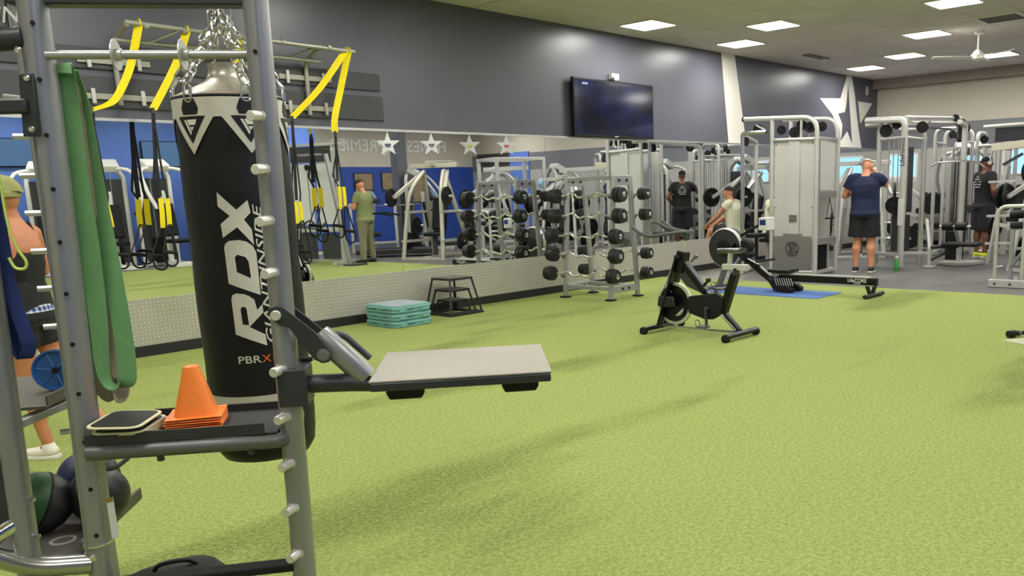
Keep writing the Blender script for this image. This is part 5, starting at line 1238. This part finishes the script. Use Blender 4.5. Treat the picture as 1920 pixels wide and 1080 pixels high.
m = MB(); m.box(G(14.28, -2.86, .9), G(14.3, -2.74, 1.95)); m.build('dark_shroud', gun, t)
m = MB()
for i in range(9): m.cbox(G(13.95, -2.84, .75+.13*i), (.05, .05, .03+.02*(i % 2)))
m.build('carriage_parts', gun, t, bevel=.004)
plx = thing('weight_plate', 'black weight plate stored on the cable station beside the navy shorts', 'weight plate', (13.95, -2.70, 1.02))
m = MB(); plate(m, (0, 0, 0), (1, .3, 0), .14); m.build('plate_body', black, plx); m = MB(); m.cyl((-.05, 0, 0), (.05, .01, 0), .02); m.build('hub', chrome, plx)
# --- crossover beam with pulley cluster between two stations
t = thing('crossover_beam', 'silver overhead beam with a pulley cluster joining the two right cable stations', 'cable machine beam', (14.9, -2.9, 2.42))
m = MB(); m.tube([(-1.1, -.0, -.02), (1.5, .02, .07)], .03, 12); m.tube([(-1.0, -.06, -.10), (1.4, -.02, -.02)], .020, 10); m.build('beam_tube', silver2, t)
m = MB(); m.tube([(-.6, -.05, -.16), (.9, -.02, -.14)], .014, 8); m.bar((-.9, -.2, -.25), (-.2, -.05, -.03), .03, .03); m.build('brace', gun, t)
for (x, y, z, r) in ((1.3, -.1, -.12, .11), (1.5, .02, -.02, .09), (1.1, -.02, .06, .06)):
    m = MB(); pulley(m, (x, y, z), (1, .2, 0), r); m.build('pulley', black, t)
tower('cable_station', 'second silver cable station, between the navy and the black-shirted persons', (16.9, -2.6, 0), math.radians(8), .82, 2.33, .5)
t2 = tower('cable_station', 'third silver cable station with a wide lettered post directly behind the black-shirted person', (17.3, -3.25, 0), math.radians(-90), .55, 2.25, .5)
m = MB(); m.bar((.30, -.3, 0), (.30, -.3, 2.3), .10, .09, (0, 1, 0)); m.build('wide_post', silver2, t2, bevel=.01)
# hanging pulldown bar
t = thing('lat_pulldown', 'lat pulldown with black thigh rollers, curved bar and low black seat', 'pulldown machine', (14.4, -3.35, 0))
def E_(x, y, z): return (x-14.4, y+3.35, z)
m = MB(); m.bar(E_(14.35, -3.10, .78), E_(14.2, -3.22, .30), .05, .05); m.bar(E_(14.2, -3.22, .32), E_(14.18, -3.24, .0), .05, .05); m.box(E_(14.1, -3.33, 0), E_(14.26, -3.15, .03)); m.build('front_leg', silver2, t, bevel=.004)
m = MB(); m.bar(E_(14.2, -3.25, .12), E_(14.6, -3.55, .33), .04, .04); m.bar(E_(14.2, -3.22, .32), E_(14.9, -3.6, .34), .05, .05); m.build('brace', gun, t, bevel=.004)
m = MB(); m.cbox(E_(14.45, -3.66, .37), (.40, .56, .06)); m.build('seat', blackpad, t, bevel=.02)
for y0, y1 in ((-3.35, -3.52), (-3.56, -3.74)):
    m = MB(); m.cyl(E_(14.4, y0, .66), E_(14.4, y1, .66), .065, 18); m.build('thigh_roller', blackpad, t, bevel=.01)
m = MB(); m.cyl(E_(14.4, -3.3, .66), E_(14.4, -3.8, .66), .02); m.bar(E_(14.42, -3.54, .66), E_(14.6, -3.56, .38), .05, .05, (0, 1, 0)); m.build('roller_post', silver2, t, bevel=.004)
m = MB(); m.bar(E_(14.95, -3.45, 0), E_(14.95, -3.45, 2.3), .09, .07, (0, 1, 0)); m.bar(E_(14.95, -3.45, 2.28), E_(14.3, -3.58, 2.30), .07, .07); m.bar(E_(14.6, -3.4, .03), E_(15.2, -3.6, .03), .5, .05); m.build('mast', silver2, t, bevel=.004)
m = MB(); m.tube(spline([E_(14.3, -3.16, 1.63), E_(14.3, -3.25, 1.68), E_(14.3, -3.4, 1.69), E_(14.3, -3.7, 1.69), E_(14.3, -3.86, 1.67), E_(14.3, -4.0, 1.58)], 5), .014, 10); m.cyl(E_(14.3, -3.55, 1.69), E_(14.3, -3.55, 2.28), .004, 6); m.build('pulldown_bar', chrome, t)
stack(t, .75, 0.05, .2, .24, 15)
# green bottle on the rubber floor
t = thing('drink_bottle', 'green drink bottle with white top on the floor by the wide lettered post', 'bottle', (13.45, -2.98, 0))
m = MB(); m.lathe([(0, 0), (.036, .0), (.038, .02), (.038, .16), (.022, .20)], n=18); m.build('bottle_body', mat('bottle_green', S(60, 150, 70), .3), t)
m = MB(); m.lathe([(.022, .20), (.026, .20), (.026, .235), (0, .24)], n=16); m.build('cap', whitepl, t)
# --- front frame at the right edge
t = thing('preacher_frame', 'low silver frame with two base bolts, cut by the right photo edge', 'gym bench frame', (11.9, -4.9, 0))
def D_(x, y, z): return (x-11.9, y+4.9, z)
m = MB(); m.box(D_(11.86, -5.9, 0), D_(11.94, -4.885, .10)); bb_ = m.build('base_beam', silver2, t, bevel=.006)
for y in (-4.97, -5.16, -5.6):
    m = MB(); m.lathe([(.018, 0), (.016, .01), (0, .012)], D_(11.86, y, .045), (-1, 0, 0), 12); m.build('bolt', gun, bb_)
m = MB(); m.tube(rpath([D_(11.9, -4.955, .10), D_(11.9, -4.955, 1.045), D_(11.9, -5.9, 1.06)], .12, 8), .026, 14); m.build('front_hoop', silver2, t)
m = MB(); m.bar(D_(11.9, -5.29, .1), D_(11.9, -5.30, 1.05), .05, .045, (0, 1, 0)); m.build('inner_upright', silver2, t, bevel=.004)
m = MB(); m.bar(D_(11.9, -4.90, .83), D_(11.98, -5.20, .76), .05, .05); m.cyl(D_(11.84, -4.99, .27), D_(11.84, -5.07, .285), .012); m.build('catch_arm', silver2, t, bevel=.004)
m = MB(); m.cbox(D_(12.1, -5.25, .80), (.4, .30, .08)); m.build('arm_pad', blackpad, t, bevel=.03)
m = MB(); m.cyl(D_(12.1, -5.05, .93), D_(12.1, -5.40, .96), .055, 16); m.build('roller', blackpad, t, bevel=.01)
m = MB(); m.bar(D_(12.6, -4.95, .0), D_(12.6, -4.95, .75), .05, .05, (0, 1, 0)); m.bar(D_(11.95, -5.2, .05), D_(12.7, -5.0, .05), .05, .05); m.bar(D_(12.6, -4.95, .2), D_(12.1, -5.3, .55), .04, .04); m.build('rear_frame', silver, t, bevel=.004)
# --- leaning press machine at the right edge (pale beam, dark header)
t = thing('plate_press', 'tall plate-loaded press with a pale sloping beam and dark header at the right edge', 'press machine', (15.0, -4.2, 0))
m = MB(); m.bar((0, .33, 1.90), (.1, -.60, 1.97), .09, .12); m.build('pale_beam', mat('beam_cream', S(196, 190, 168), .5), t, bevel=.006)
m = MB(); m.box((.3, -.6, 2.0), (.34, .38, 2.22)); m.build('header', mat('header_navy', S(36, 36, 46), .4), t)
m = MB(); m.cyl((.25, .55, 2.25), (.25, -.6, 2.26), .03); m.build('top_tube', silver2, t)
for y, o_ in ((.05, .25), (-.28, .1)):
    m = MB(); m.bar((0, y+o_, .0), (.05, y, 1.9), .05, .05, (0, 1, 0)); m.bar((.5, y+o_+.1, .0), (.05, y, 1.6), .05, .05, (0, 1, 0)); m.build('leg', silver2, t, bevel=.004)
m = MB()
for z in (.35, .8, 1.35): m.bar((.0, .35, z), (.1, -.5, z+.02), .04, .04)
m.build('cross_brace', silver2, t, bevel=.003)
m = MB(); m.cbox((.2, -.1, .75), (.4, .3, .08)); m.cbox((.45, -.1, 1.05), (.08, .3, .5), (0, .2, 0)); m.build('pad', blackpad, t, bevel=.02)
m = MB(); m.bar((-.05, .12, 1.62), (-.1, -.18, 1.78), .04, .04); m.build('handle_arm', gun, t)
for i, (p, r, l) in enumerate((((.1, -.22, 1.5), .16, 'black weight plate loaded high on the tall press at the right edge'), ((.1, -.35, .55), .2, 'black weight plate low on the tall press at the right edge'), ((.3, .3, .62), .19, 'black weight plate beside the seat of the tall press'))):
    w_ = thing('weight_plate', l, 'weight plate', (15+p[0], -4.2+p[1], p[2])); m = MB(); plate(m, (0, 0, 0), (.3, 1, 0), r); m.build('plate_body', black, w_)
    m = MB(); m.cyl((-.01, -.05, 0), (.01, .05, 0), .025); m.build('hub', chrome, w_)

# --- generic machines filling the far end and the part of the room seen in the mirror
def press(label, loc, rz, s=1., flip=1, pm_=silver2, plates=True):
    t = thing('lever_press', label, 'press machine', loc, rz, scale=s)
    for y in (-.45, .45):
        m = MB(); m.tube(rpath([(-.62, y, 0), (-.38, y*.8, 1.35), (.02, y*.5, 1.75)], .25, 6), .042, 12); m.build('front_leg', pm_, t)
        m = MB(); m.bar((.62, y, 0), (.02, y*.5, 1.78), .08, .06, (0, 1, 0)); m.build('rear_leg', pm_, t, bevel=.006)
        m = MB(); m.bar((-.62, y, .38), (.55, y, .36), .05, .05); m.bar((-.5, y*.9, .95), (.35, y*.8, .95), .05, .05); m.build('side_rail', pm_, t, bevel=.004)
        m = MB(); m.bar((.1, y*.6, 1.75), (-.62*flip, y*1.25, 1.25), .07, .07); m.cyl((-.62*flip, y*1.2, 1.25), (-.62*flip, y*1.65, 1.25), .025); m.build('lever_arm', pm_, t, bevel=.006)
        for x, z in ((.25, .66), (-.1, .36)):
            m = MB(); m.cyl((x, y, z), (x, y*1.5, z), .024, 12); m.build('plate_horn', chrome, t)
    m = MB(); m.bar((.05, -.9*.6, 1.86), (.05, .9*.6, 1.86), .09, .09); m.bar((-.2, 0, 1.9), (.9, 0, 1.93), .1, .1); m.build('top_beam', pm_, t, bevel=.006)
    m = MB(); m.bar((-.6, -.45, .03), (-.6, .45, .03), .07, .06); m.bar((.6, -.45, .03), (.6, .45, .03), .07, .06); m.bar((-.6, 0, .04), (.6, 0, .04), .08, .06); m.build('base', pm_, t, bevel=.005)
    m = MB(); m.cbox((-.1, 0, .50), (.36, .34, .08)); m.build('seat', blackpad, t, bevel=.03)
    m = MB(); m.cbox((.16, 0, .90), (.09, .32, .66), (0, .2, 0)); m.build('back_pad', blackpad, t, bevel=.03)
    m = MB(); m.bar((-.1, 0, .05), (-.1, 0, .46), .07, .07, (0, 1, 0)); m.build('seat_post', gun, t)
    if plates:
        out = []
        for y in (-1, 1):
            for x, z, r in ((.25, .66, .20), (-.1, .36, .20), (-.62*flip, 1.25, .22)):
                p = Matrix.Rotation(rz, 3, 'Z') @ (V((x, y*(.45*1.38), z))*s); out.append((p+V(loc), r*s))
        return t, out
    return t, []
pl0 = None; PC = 0
where = ['top', 'side', 'low', 'far', 'near', 'inner']
def add_plates(lst, rz, what):
    global pl0
    for i, (p, r) in enumerate(lst):
        l = 'black plate, %s of six on %s' % (('lower front', 'lower middle', 'upper', 'lower front far', 'lower middle far', 'upper far')[i % 6], what)
        key = round(r, 3)
        if pl0 is None:
            pl0 = thing('weight_plate', l, 'weight plate', p, rz, 'weight plates on the lever machines'); m = MB(); plate(m, (0, 0, 0), (0, 1, 0), .2, .05); m.build('plate_body', black, pl0)
            m = MB(); m.cyl((0, -.06, 0), (0, .06, 0), .028); m.build('hub', chrome, pl0)
        else: copy_tree(pl0, None, p, rz, l, 'weight plates on the lever machines')
def selector(label, loc, rz, pm_=silver2, s=1., arms=True):
    t = thing('weight_machine', label, 'weight machine', loc, rz, scale=s)
    m = MB(); m.box((-.30, .30, .05), (.30, .34, 1.75)); m.build('dark_shroud', gun, t, bevel=.01)
    for x in (-.34, .34):
        m = MB(); m.tube(rpath([(x, .32, 0), (x, .32, 1.85), (x*.2, .30, 2.0)], .15, 6), .045, 12); m.build('upright', pm_, t)
    m = MB(); m.bar((-.34, .32, .05), (.34, .32, .05), .08, .08); m.bar((0, .3, .05), (0, -.75, .05), .09, .08); m.bar((-.3, -.75, .04), (.3, -.75, .04), .07, .07); m.build('base', pm_, t, bevel=.005)
    stack(t, 0, .22, .3, .12, 16)
    m = MB(); m.cbox((0, -.35, .50), (.36, .38, .08)); m.build('seat', blackpad, t, bevel=.03)
    m = MB(); m.cbox((0, -.10, .92), (.32, .09, .66), (-.15, 0, 0)); m.build('back_pad', blackpad, t, bevel=.03)
    m = MB(); m.bar((0, -.05, .05), (0, -.02, 1.5), .08, .08, (1, 0, 0)); m.build('spine', pm_, t, bevel=.006)
    for x in (-1, 1):
        m = MB(); m.tube(spline([(x*.1, .1, 1.95), (x*.42, -.1, 1.88), (x*.50, -.40, 1.5), (x*.42, -.55, 1.15)], 5), .035, 12); m.build('lever_arm', pm_, t)
        m = MB(); m.cyl((x*.42, -.56, 1.2), (x*.30, -.60, 1.05), .02); m.build('grip', black, t)
    m = MB(); m.cbox((0, .16, 2.0), (.5, .3, .16), (.5, 0, 0)); m.build('top_cover', pm_, t, bevel=.03)
    return t
def treadmill(label, loc, rz):
    t = thing('treadmill', label, 'treadmill', loc, rz)
    m = MB(); m.box((-.38, -.9, .06), (.38, .9, .18)); m.build('deck', gun, t, bevel=.02)
    m = MB(); m.box((-.26, -.85, .18), (.26, .7, .185)); m.build('belt', black, t)
    for x in (-.36, .36):
        m = MB(); m.bar((x, .75, .1), (x, .55, 1.35), .07, .10, (0, 1, 0)); m.build('upright', silver2, t, bevel=.01)
        m = MB(); m.tube(spline([(x, .6, 1.0), (x, .3, 1.02), (x, -.05, .95)], 4), .022, 10); m.build('handrail', black, t)
    m = MB(); m.cbox((0, .52, 1.42), (.78, .10, .34), (-.5, 0, 0)); m.build('console', plm, t, bevel=.03)
    m = MB(); m.cbox((0, .462, 1.45), (.30, .01, .18), (-.5, 0, 0)); m.build('screen', mat('console_screen', S(70, 90, 120), .3, emit=S(90, 120, 170), es=.6), t)
    return t
def bench_rack(label, loc, rz):
    t = thing('bench_press', label, 'bench', loc, rz)
    for x in (-.55, .55):
        m = MB(); m.bar((x, .35, 0), (x, .25, 1.25), .07, .07, (0, 1, 0)); m.bar((x, -.1, .04), (x, .6, .04), .07, .06); m.bar((x, -.1, .05), (x, .27, .8), .05, .05, (0, 1, 0)); m.build('upright', silver2, t, bevel=.005)
    m = MB(); m.bar((-.55, .4, .25), (.55, .4, .25), .06, .06); m.build('crossbar', silver2, t, bevel=.005)
    m = MB(); m.cbox((0, -.25, .44), (.30, 1.2, .07)); m.build('pad', blackpad, t, bevel=.02)
    m = MB(); m.bar((0, -.7, .0), (0, -.6, .40), .06, .06, (1, 0, 0)); m.bar((0, .3, .05), (0, -.65, .1), .06, .05); m.build('bench_frame', silver2, t, bevel=.005)
    R = Matrix.Rotation(rz, 3, 'Z'); p = V(loc)+R @ V((0, .22, 1.18))
    b = thing('olympic_barbell', 'steel barbell resting on '+label.split(' with')[0].split(' seen')[0][:60], 'barbell', p, rz)
    m = MB(); m.cyl((-1.05, 0, 0), (1.05, 0, 0), .014, 12); m.build('bar', chrome, b)
    for x in (-1, 1):
        m = MB(); m.cyl((x*.66, 0, 0), (x*1.05, 0, 0), .025, 14); m.build('sleeve', chrome, b)
    return t
def adj_rack(label, loc, rz):
    """half rack with storage pegs"""
    t = thing('power_rack', label, 'power rack', loc, rz)
    for x in (-.6, .6):
        for y in (-.5, .5):
            m = MB(); m.bar((x, y, 0), (x, y, 2.2), .075, .075, (0, 1, 0)); m.build('upright', silver2, t, bevel=.006)
        m = MB(); m.bar((x, -.5, 2.17), (x, .5, 2.17), .07, .07); m.bar((x, -.6, .04), (x, .6, .04), .08, .07); m.bar((x, -.5, .9), (x, .5, .9), .05, .05); m.build('side_beam', silver2, t, bevel=.006)
    m = MB(); m.bar((-.6, .5, 2.17), (.6, .5, 2.17), .07, .07); m.cyl((-.6, -.5, 2.15), (.6, -.5, 2.15), .02); m.bar((-.6, .5, .3), (.6, .5, .3), .06, .06); m.build('top_beam', silver2, t, bevel=.006)
    out = []
    for x in (-1, 1):
        for z in (.55, 1.0, 1.45):
            m = MB(); m.cyl((x*.62, .5, z), (x*.86, .5, z), .024, 12); m.build('plate_horn', chrome, t)
            out.append((V(loc)+Matrix.Rotation(rz, 3, 'Z') @ V((x*.70, .5, z)), rz+PI/2))
    return t, out
# dumbbell racks along the end wall
hexm = mat('dumbbell_black', S(30, 30, 30), .5, vary=.1)
db0 = None
def dumbbell_rack(label, x, y0, n, who):
    global db0
    L = n*.22; t = thing('dumbbell_rack', label, 'dumbbell rack', (x, y0, 0))
    for k, z in enumerate((.38, .70, 1.02)):
        m = MB(); m.cbox((-.18+.13*k, -L/2, z), (.26, L, .03), (0, -.35, 0)); m.cbox((-.30+.13*k, -L/2, z-.02), (.02, L, .07)); m.build('shelf', silver2, t, bevel=.004)
    for y in (-.05, -L+.05):
        m = MB(); m.bar((-.25, y, 0), (.12, y, 1.1), .08, .06, (0, 1, 0)); m.bar((-.35, y, .03), (.25, y, .03), .08, .06); m.build('end_frame', silver2, t, bevel=.004)
    for k, z in enumerate((.38, .70, 1.02)):
        for i in range(n):
            p = (x-.18+.13*k, y0-.11-.22*i, z+.075); l = 'black round-headed dumbbell number %d from the left on the %s shelf of the %s' % (i+1, ('bottom', 'middle', 'top')[k], who)
            l = 'black dumbbell, %s from left, %s shelf, %s' % (('first', 'second', 'third', 'fourth', 'fifth', 'sixth', 'seventh', 'eighth', 'ninth', 'tenth')[i], ('bottom', 'middle', 'top')[k], who)
            if db0 is None:
                db0 = thing('dumbbell', l, 'dumbbell', p, 0, 'dumbbells on the end wall racks')
                m = MB(); m.cyl((-.07, 0, 0), (.07, 0, 0), .016, 10); m.build('handle', chrome, db0)
                for s_ in (-1, 1):
                    m = MB(); m.lathe([(0, .07), (.055, .07), (.065, .08), (.065, .15), (.055, .16), (0, .16)], (0, 0, 0), (s_, 0, 0), 18); m.build('head', hexm, db0)
            else: copy_tree(db0, None, p, 0, l, 'dumbbells on the end wall racks')
dumbbell_rack('three-shelf silver dumbbell rack along the end wall, nearer the painted star', 18.8, -1.2, 9, 'rack nearer the star')
dumbbell_rack('three-shelf silver dumbbell rack along the end wall, farther from the painted star', 18.8, -4.0, 9, 'rack farther from the star')
# right-hand clutter
_, o1 = press('silver lever press with black plates left of the navy shirt, near the far corner', (15.9, -1.25, 0), .4, .95); add_plates(o1, .4, 'the press near the far corner')
_, o1 = press('silver lever press standing between the two right cable stations at the far end', (17.7, -1.45, 0), 1.9, .75); add_plates(o1, 1.9, 'the press between the cable stations')
_, o1 = press('silver lever press by the end wall, seen in the mirror beyond the power rack', (18.0, -9.0, 0), -.6, .9); add_plates(o1, -.6, 'the press by the end wall')
selector('silver weight machine with black pads by the end wall windows', (18.0, -4.9, 0), 1.9)
selector('silver weight machine with black pads just behind the second cable station', (17.9, -2.5, 0), 2.0)
# ---- things seen in the mirror
t = thing('functional_trainer', 'tall functional trainer with pale panels and a dark lettered header, seen in the mirror', 'cable machine', (10.2, -8.5, 0), math.atan2(-.95, -.37)+PI)
W_ = .55
for x in (-W_, W_):
    m = MB(); m.bar((x, 0, 0), (x, 0, 2.5), .07, .07, (0, 1, 0)); m.build('upright', silver2, t, bevel=.006)
for a, b in ((-.50, -.07), (.07, .50)):
    m = MB(); m.box((a, .04, .86), (b, .06, 2.12)); m.build('pale_panel', mat('ft_white', S(206, 206, 206), .5), t)
    m = MB(); m.box((a, .04, .12), (b, .06, .66)); m.build('dark_panel', gun, t)
m = MB(); m.box((-W_, .02, 2.16), (.45, .07, 2.48)); hd_ = m.build('header', mat('header_dark', S(44, 44, 46), .5), t)
text('HAMMER STRENGTH', 'lettering', whitepl, hd_, .07, plane_m((-.05, .074, 2.31), (-1, 0, 0), (0, 0, 1)), .001)
m = MB(); m.bar((-W_, 0, .10), (W_, 0, .10), .06, .05); m.bar((-W_, .1, .75), (W_, .1, .75), .06, .10); m.bar((-W_-.2, .1, 2.52), (W_+.35, .1, 2.52), .06, .05); m.bar((-W_, 0, 2.12), (W_, 0, 2.12), .05, .05); m.build('crossbars', silver2, t, bevel=.004)
for x in (-W_, W_):
    m = MB(); m.bar((x, -.5, .04), (x, .35, .04), .08, .07); m.build('foot', silver2, t, bevel=.004)
m = MB(); pulley(m, (-.1, .12, 2.05), (1, 0, 0), .06); pulley(m, (.1, .12, 1.95), (1, 0, 0), .05); m.build('pulley', black, t)
m = MB(); m.cyl((-.1, .12, .2), (-.1, .12, 2.05), .006); m.cyl((.1, .12, .2), (.1, .12, 2.0), .006); m.build('cables', black, t)
t = thing('cable_arm_post', 'slim steel post with a pulley head beside the functional trainer, seen in the mirror', 'cable machine post', (10.25, -7.55, 0))
m = MB(); m.bar((0, 0, 0), (-.25, -.15, 2.3), .07, .07, (0, 1, 0)); m.build('post', silver, t, bevel=.006)
m = MB(); m.lathe([(0, -.05), (.06, -.05), (.10, .03), (0, .04)], (-.25, -.15, 2.36)); m.box((-.1, -.1, 0), (.3, .2, .03)); m.build('pulley_head', gun, t)
_, o1 = press('big silver A-frame lever press in the mirror, right of the olive person', (12.35, -7.25, 0), math.radians(-22), 1.1, pm_=mat('frame_champagne', S(186, 182, 168), .4, .3)); add_plates(o1, math.radians(-22), 'the A-frame press in the mirror')
bench_rack('silver bench press station seen in the mirror, just right of the olive person', (13.2, -10.9, 0), .6)
treadmill('treadmill seen in the mirror beside the grey pillar', (12.5, -9.0, 0), 2.4)
treadmill('treadmill seen in the mirror behind the A-frame press', (15.2, -10.2, 0), 2.4)
_, o1 = press('silver lever press seen in the mirror behind the curl bar rack reflection', (15.2, -8.5, 0), .7, 1.05); add_plates(o1, .7, 'the press behind the reflected rack')
_, o1 = press('silver lever press seen in the mirror left of the reflected tower', (15.8, -6.4, 0), 1.0, 1.); add_plates(o1, 1.0, 'the press left of the reflected tower')
selector('white framed weight machine under the blue wall, leftmost in the mirror', (6.3, -12.5, 0), PI+.5, white_m, 1.1)
selector('white framed weight machine under the blue wall, second from left in the mirror', (7.5, -12.4, 0), PI+.2, white_m, 1.12)
selector('white framed weight machine under the blue wall, third from left in the mirror', (8.5, -12.1, 0), PI-.1, white_m, 1.12)
selector('white framed weight machine under the blue wall, behind the punching bag', (9.8, -12.4, 0), PI-.3, white_m, 1.1)
selector('white framed weight machine near the sign wall, behind the olive person', (11.6, -12.2, 0), PI-.2, white_m, 1.05)
t, o1 = adj_rack('silver power rack seen in the mirror to the right of the A-frame press', (14.25, -6.75, 0), .3)
selector('silver weight machine in the mirror between the A-frame press and the power rack', (14.1, -10.0, 0), 2.4, silver2, 1.0)
selector('silver weight machine far back in the mirror, under the cream band', (16.6, -9.6, 0), 2.2, silver2, 1.0)
selector('silver weight machine in the mirror just left of the reflected cable tower', (16.9, -7.6, 0), 2.0, silver2, 1.0)
_, o1 = press('silver lever press far back in the mirror near the sky blue doorway', (17.4, -11.0, 0), .3, .95); add_plates(o1, .3, 'the press near the blue doorway')
bench_rack('silver bench press station in the mirror near the blue wall corner', (15.6, -12.3, 0), .2)
_, o1 = press('silver lever press behind the low silver frame at the right edge', (14.3, -5.15, 0), -.5, .9); add_plates(o1, -.5, 'the press at the right edge')
_pl = pl0
for i, (p, rz_) in enumerate(o1): copy_tree(_pl, None, p, rz_, 'black weight plate stored on the mirrored power rack, %s peg of its %s side' % (('lowest', 'middle', 'top')[i % 3], ('left', 'right')[i//3]), 'weight plates on the power rack')
tower('cable_station', 'silver cable station seen in the mirror right of the reflected tower', (17.3, -6.2, 0), .6, .8, 2.3, .5)
# pillar, hanging stars, sign, boards, screens
m = MB(); m.box((13.75, -10.75, 0), (14.05, -10.45, CH)); struct('trim_6', m, mat('pillar_grey', S(96, 96, 104), .5, vary=.05), bevel=.005)
sg = thing('wall_sign', 'white FITNESS PREMIER lettering on the cream wall, reversed in the mirror', 'sign', (16.6, RY1+.003, 2.88))
sw_ = mat('sign_white', S(240, 240, 236), .5)
def sx(x): return x-16.6
text('FITNESS', 'lettering', sw_, sg, .50, plane_m((sx(17.35), .01, 0), (-1, 0, 0), (0, 0, 1)), .012, bold=.004)
text('PREMIER', 'lettering', sw_, sg, .50, plane_m((sx(14.95), .01, 0), (-1, 0, 0), (0, 0, 1)), .012)
def starpoly(r, k=.40, a0=90): return [((r if i % 2 == 0 else r*k)*math.cos(math.radians(a0+36*i)), (r if i % 2 == 0 else r*k)*math.sin(math.radians(a0+36*i))) for i in range(10)]
m = MB(); m.prism(starpoly(.38), (sx(16.05), .012, .02), (-1, 0, 0), (0, 0, 1), -.02); m.build('star', sw_, sg)
stw = mat('star_white', S(214, 216, 214), .5)
for i, (x, y, z, l, c) in enumerate(((11.75, -8.0, 2.53, 'white star hanging from the ceiling, leftmost of four in the mirror', S(60, 70, 110)), (12.95, -8.0, 2.55, 'white star hanging from the ceiling, second from left in the mirror', S(90, 90, 90)),
                                   (14.1, -8.0, 2.55, 'white hanging star with a yellow centre in the mirror', S(230, 210, 60)), (15.3, -8.0, 2.57, 'white hanging star with a red centre, rightmost in the mirror', S(200, 60, 40)))):
    s_ = thing('hanging_star', l, 'hanging star', (x, y, z), math.radians(36), 'white hanging stars')
    m = MB(); m.prism(starpoly(.27), (0, 0, 0), (-1, 0, 0), (0, 0, 1), -.012); m.build('star_panel', stw, s_)
    m = MB(); m.cbox((0, .014, .0), (.13, .003, .035)); m.cbox((0, .014, -.04), (.10, .003, .02)); m.build('star_print', mat('print_%d' % i, c, .5), s_)
    m = MB(); m.cyl((0, 0, .27), (0, 0, CH-z), .004, 6); m.build('hanging_wire', grey_m, s_)
bdm = mat('board_brown', S(150, 130, 100), .7, vary=.15, vscale=4)
for i, (a, b, z0, z1, l) in enumerate(((14.75, 15.35, 1.25, 2.1, 'brown notice board on the blue wall left of the pillar, in the mirror'), (15.7, 16.3, 1.6, 2.12, 'small brown notice board on the blue wall, middle of three in the mirror'), (16.6, 17.2, 1.2, 2.13, 'brown notice board on the blue wall right of the pillar, in the mirror'))):
    o = thing('notice_board', l, 'notice board', ((a+b)/2, RY1+.01, z0))
    w = (b-a)/2; m = MB(); m.box((-w, 0, 0), (w, .03, z1-z0)); m.build('panel', bdm, o)
    m = MB()
    for q in ((-w-.02, 0, w+.02, .02), (-w-.02, z1-z0-.02, w+.02, z1-z0), (-w-.02, 0, -w, z1-z0), (w, 0, w+.02, z1-z0)): m.box((q[0], 0, q[1]), (q[2], .04, q[3]))
    m.build('board_frame', mat('board_dark', S(60, 50, 42), .6), o)
for i, (x, l) in enumerate(((6.2, 'wall television on the sky blue wall, leftmost in the mirror'), (9.2, 'wall television on the sky blue wall beside the punching bag, in the mirror'))):
    o = thing('wall_television', l, 'television', (x, RY1+.6, 2.55)); m = MB(); m.box((-.5, -.05, -.3), (.5, 0, .3)); m.build('case', blackgl, o, bevel=.006)
    m = MB(); m.box((-.48, 0, -.28), (.48, .004, .28)); m.build('screen', mat('tv_scene', S(30, 40, 60), .3, emit=S(70, 110, 150), es=.7, vary=.0), o)
    m = MB(); m.box((-.1, -.09, -.1), (.1, -.05, .1)); m.build('wall_bracket', black, o)
t = thing('stability_ball', 'light blue exercise ball on a slim stand, seen in the mirror', 'exercise ball', (15.45, -6.9, 1.62)); m = MB(); m.sphere((0, 0, 0), .13, 24); m.build('ball_body', mat('ball_sky', S(150, 205, 240), .4), t)
m = MB(); m.cyl((0, 0, .125), (0, 0, .135), .01, 8); m.build('valve', whitepl, t)
t = thing('ball_stand', 'slim silver stand holding the light blue exercise ball, seen in the mirror', 'stand', (15.45, -6.9, 0))
m = MB(); m.cyl((0, 0, .02), (0, 0, 1.47), .02, 12); m.build('pole', silver2, t)
m = MB(); m.lathe([(.0, 0), (.2, 0), (.2, .02), (.0, .03)], n=24); m.build('base', gun, t)
m = MB(); m.tube(arc((0, 0, 1.515), .075, 0, 360, 20, (1, 0, 0), (0, 1, 0))[:-1], .008, 8, closed=True); m.bar((-.075, 0, 1.51), (.075, 0, 1.51), .012, .012); m.cyl((0, 0, 1.46), (0, 0, 1.51), .014, 10); m.build('ring', silver2, t)
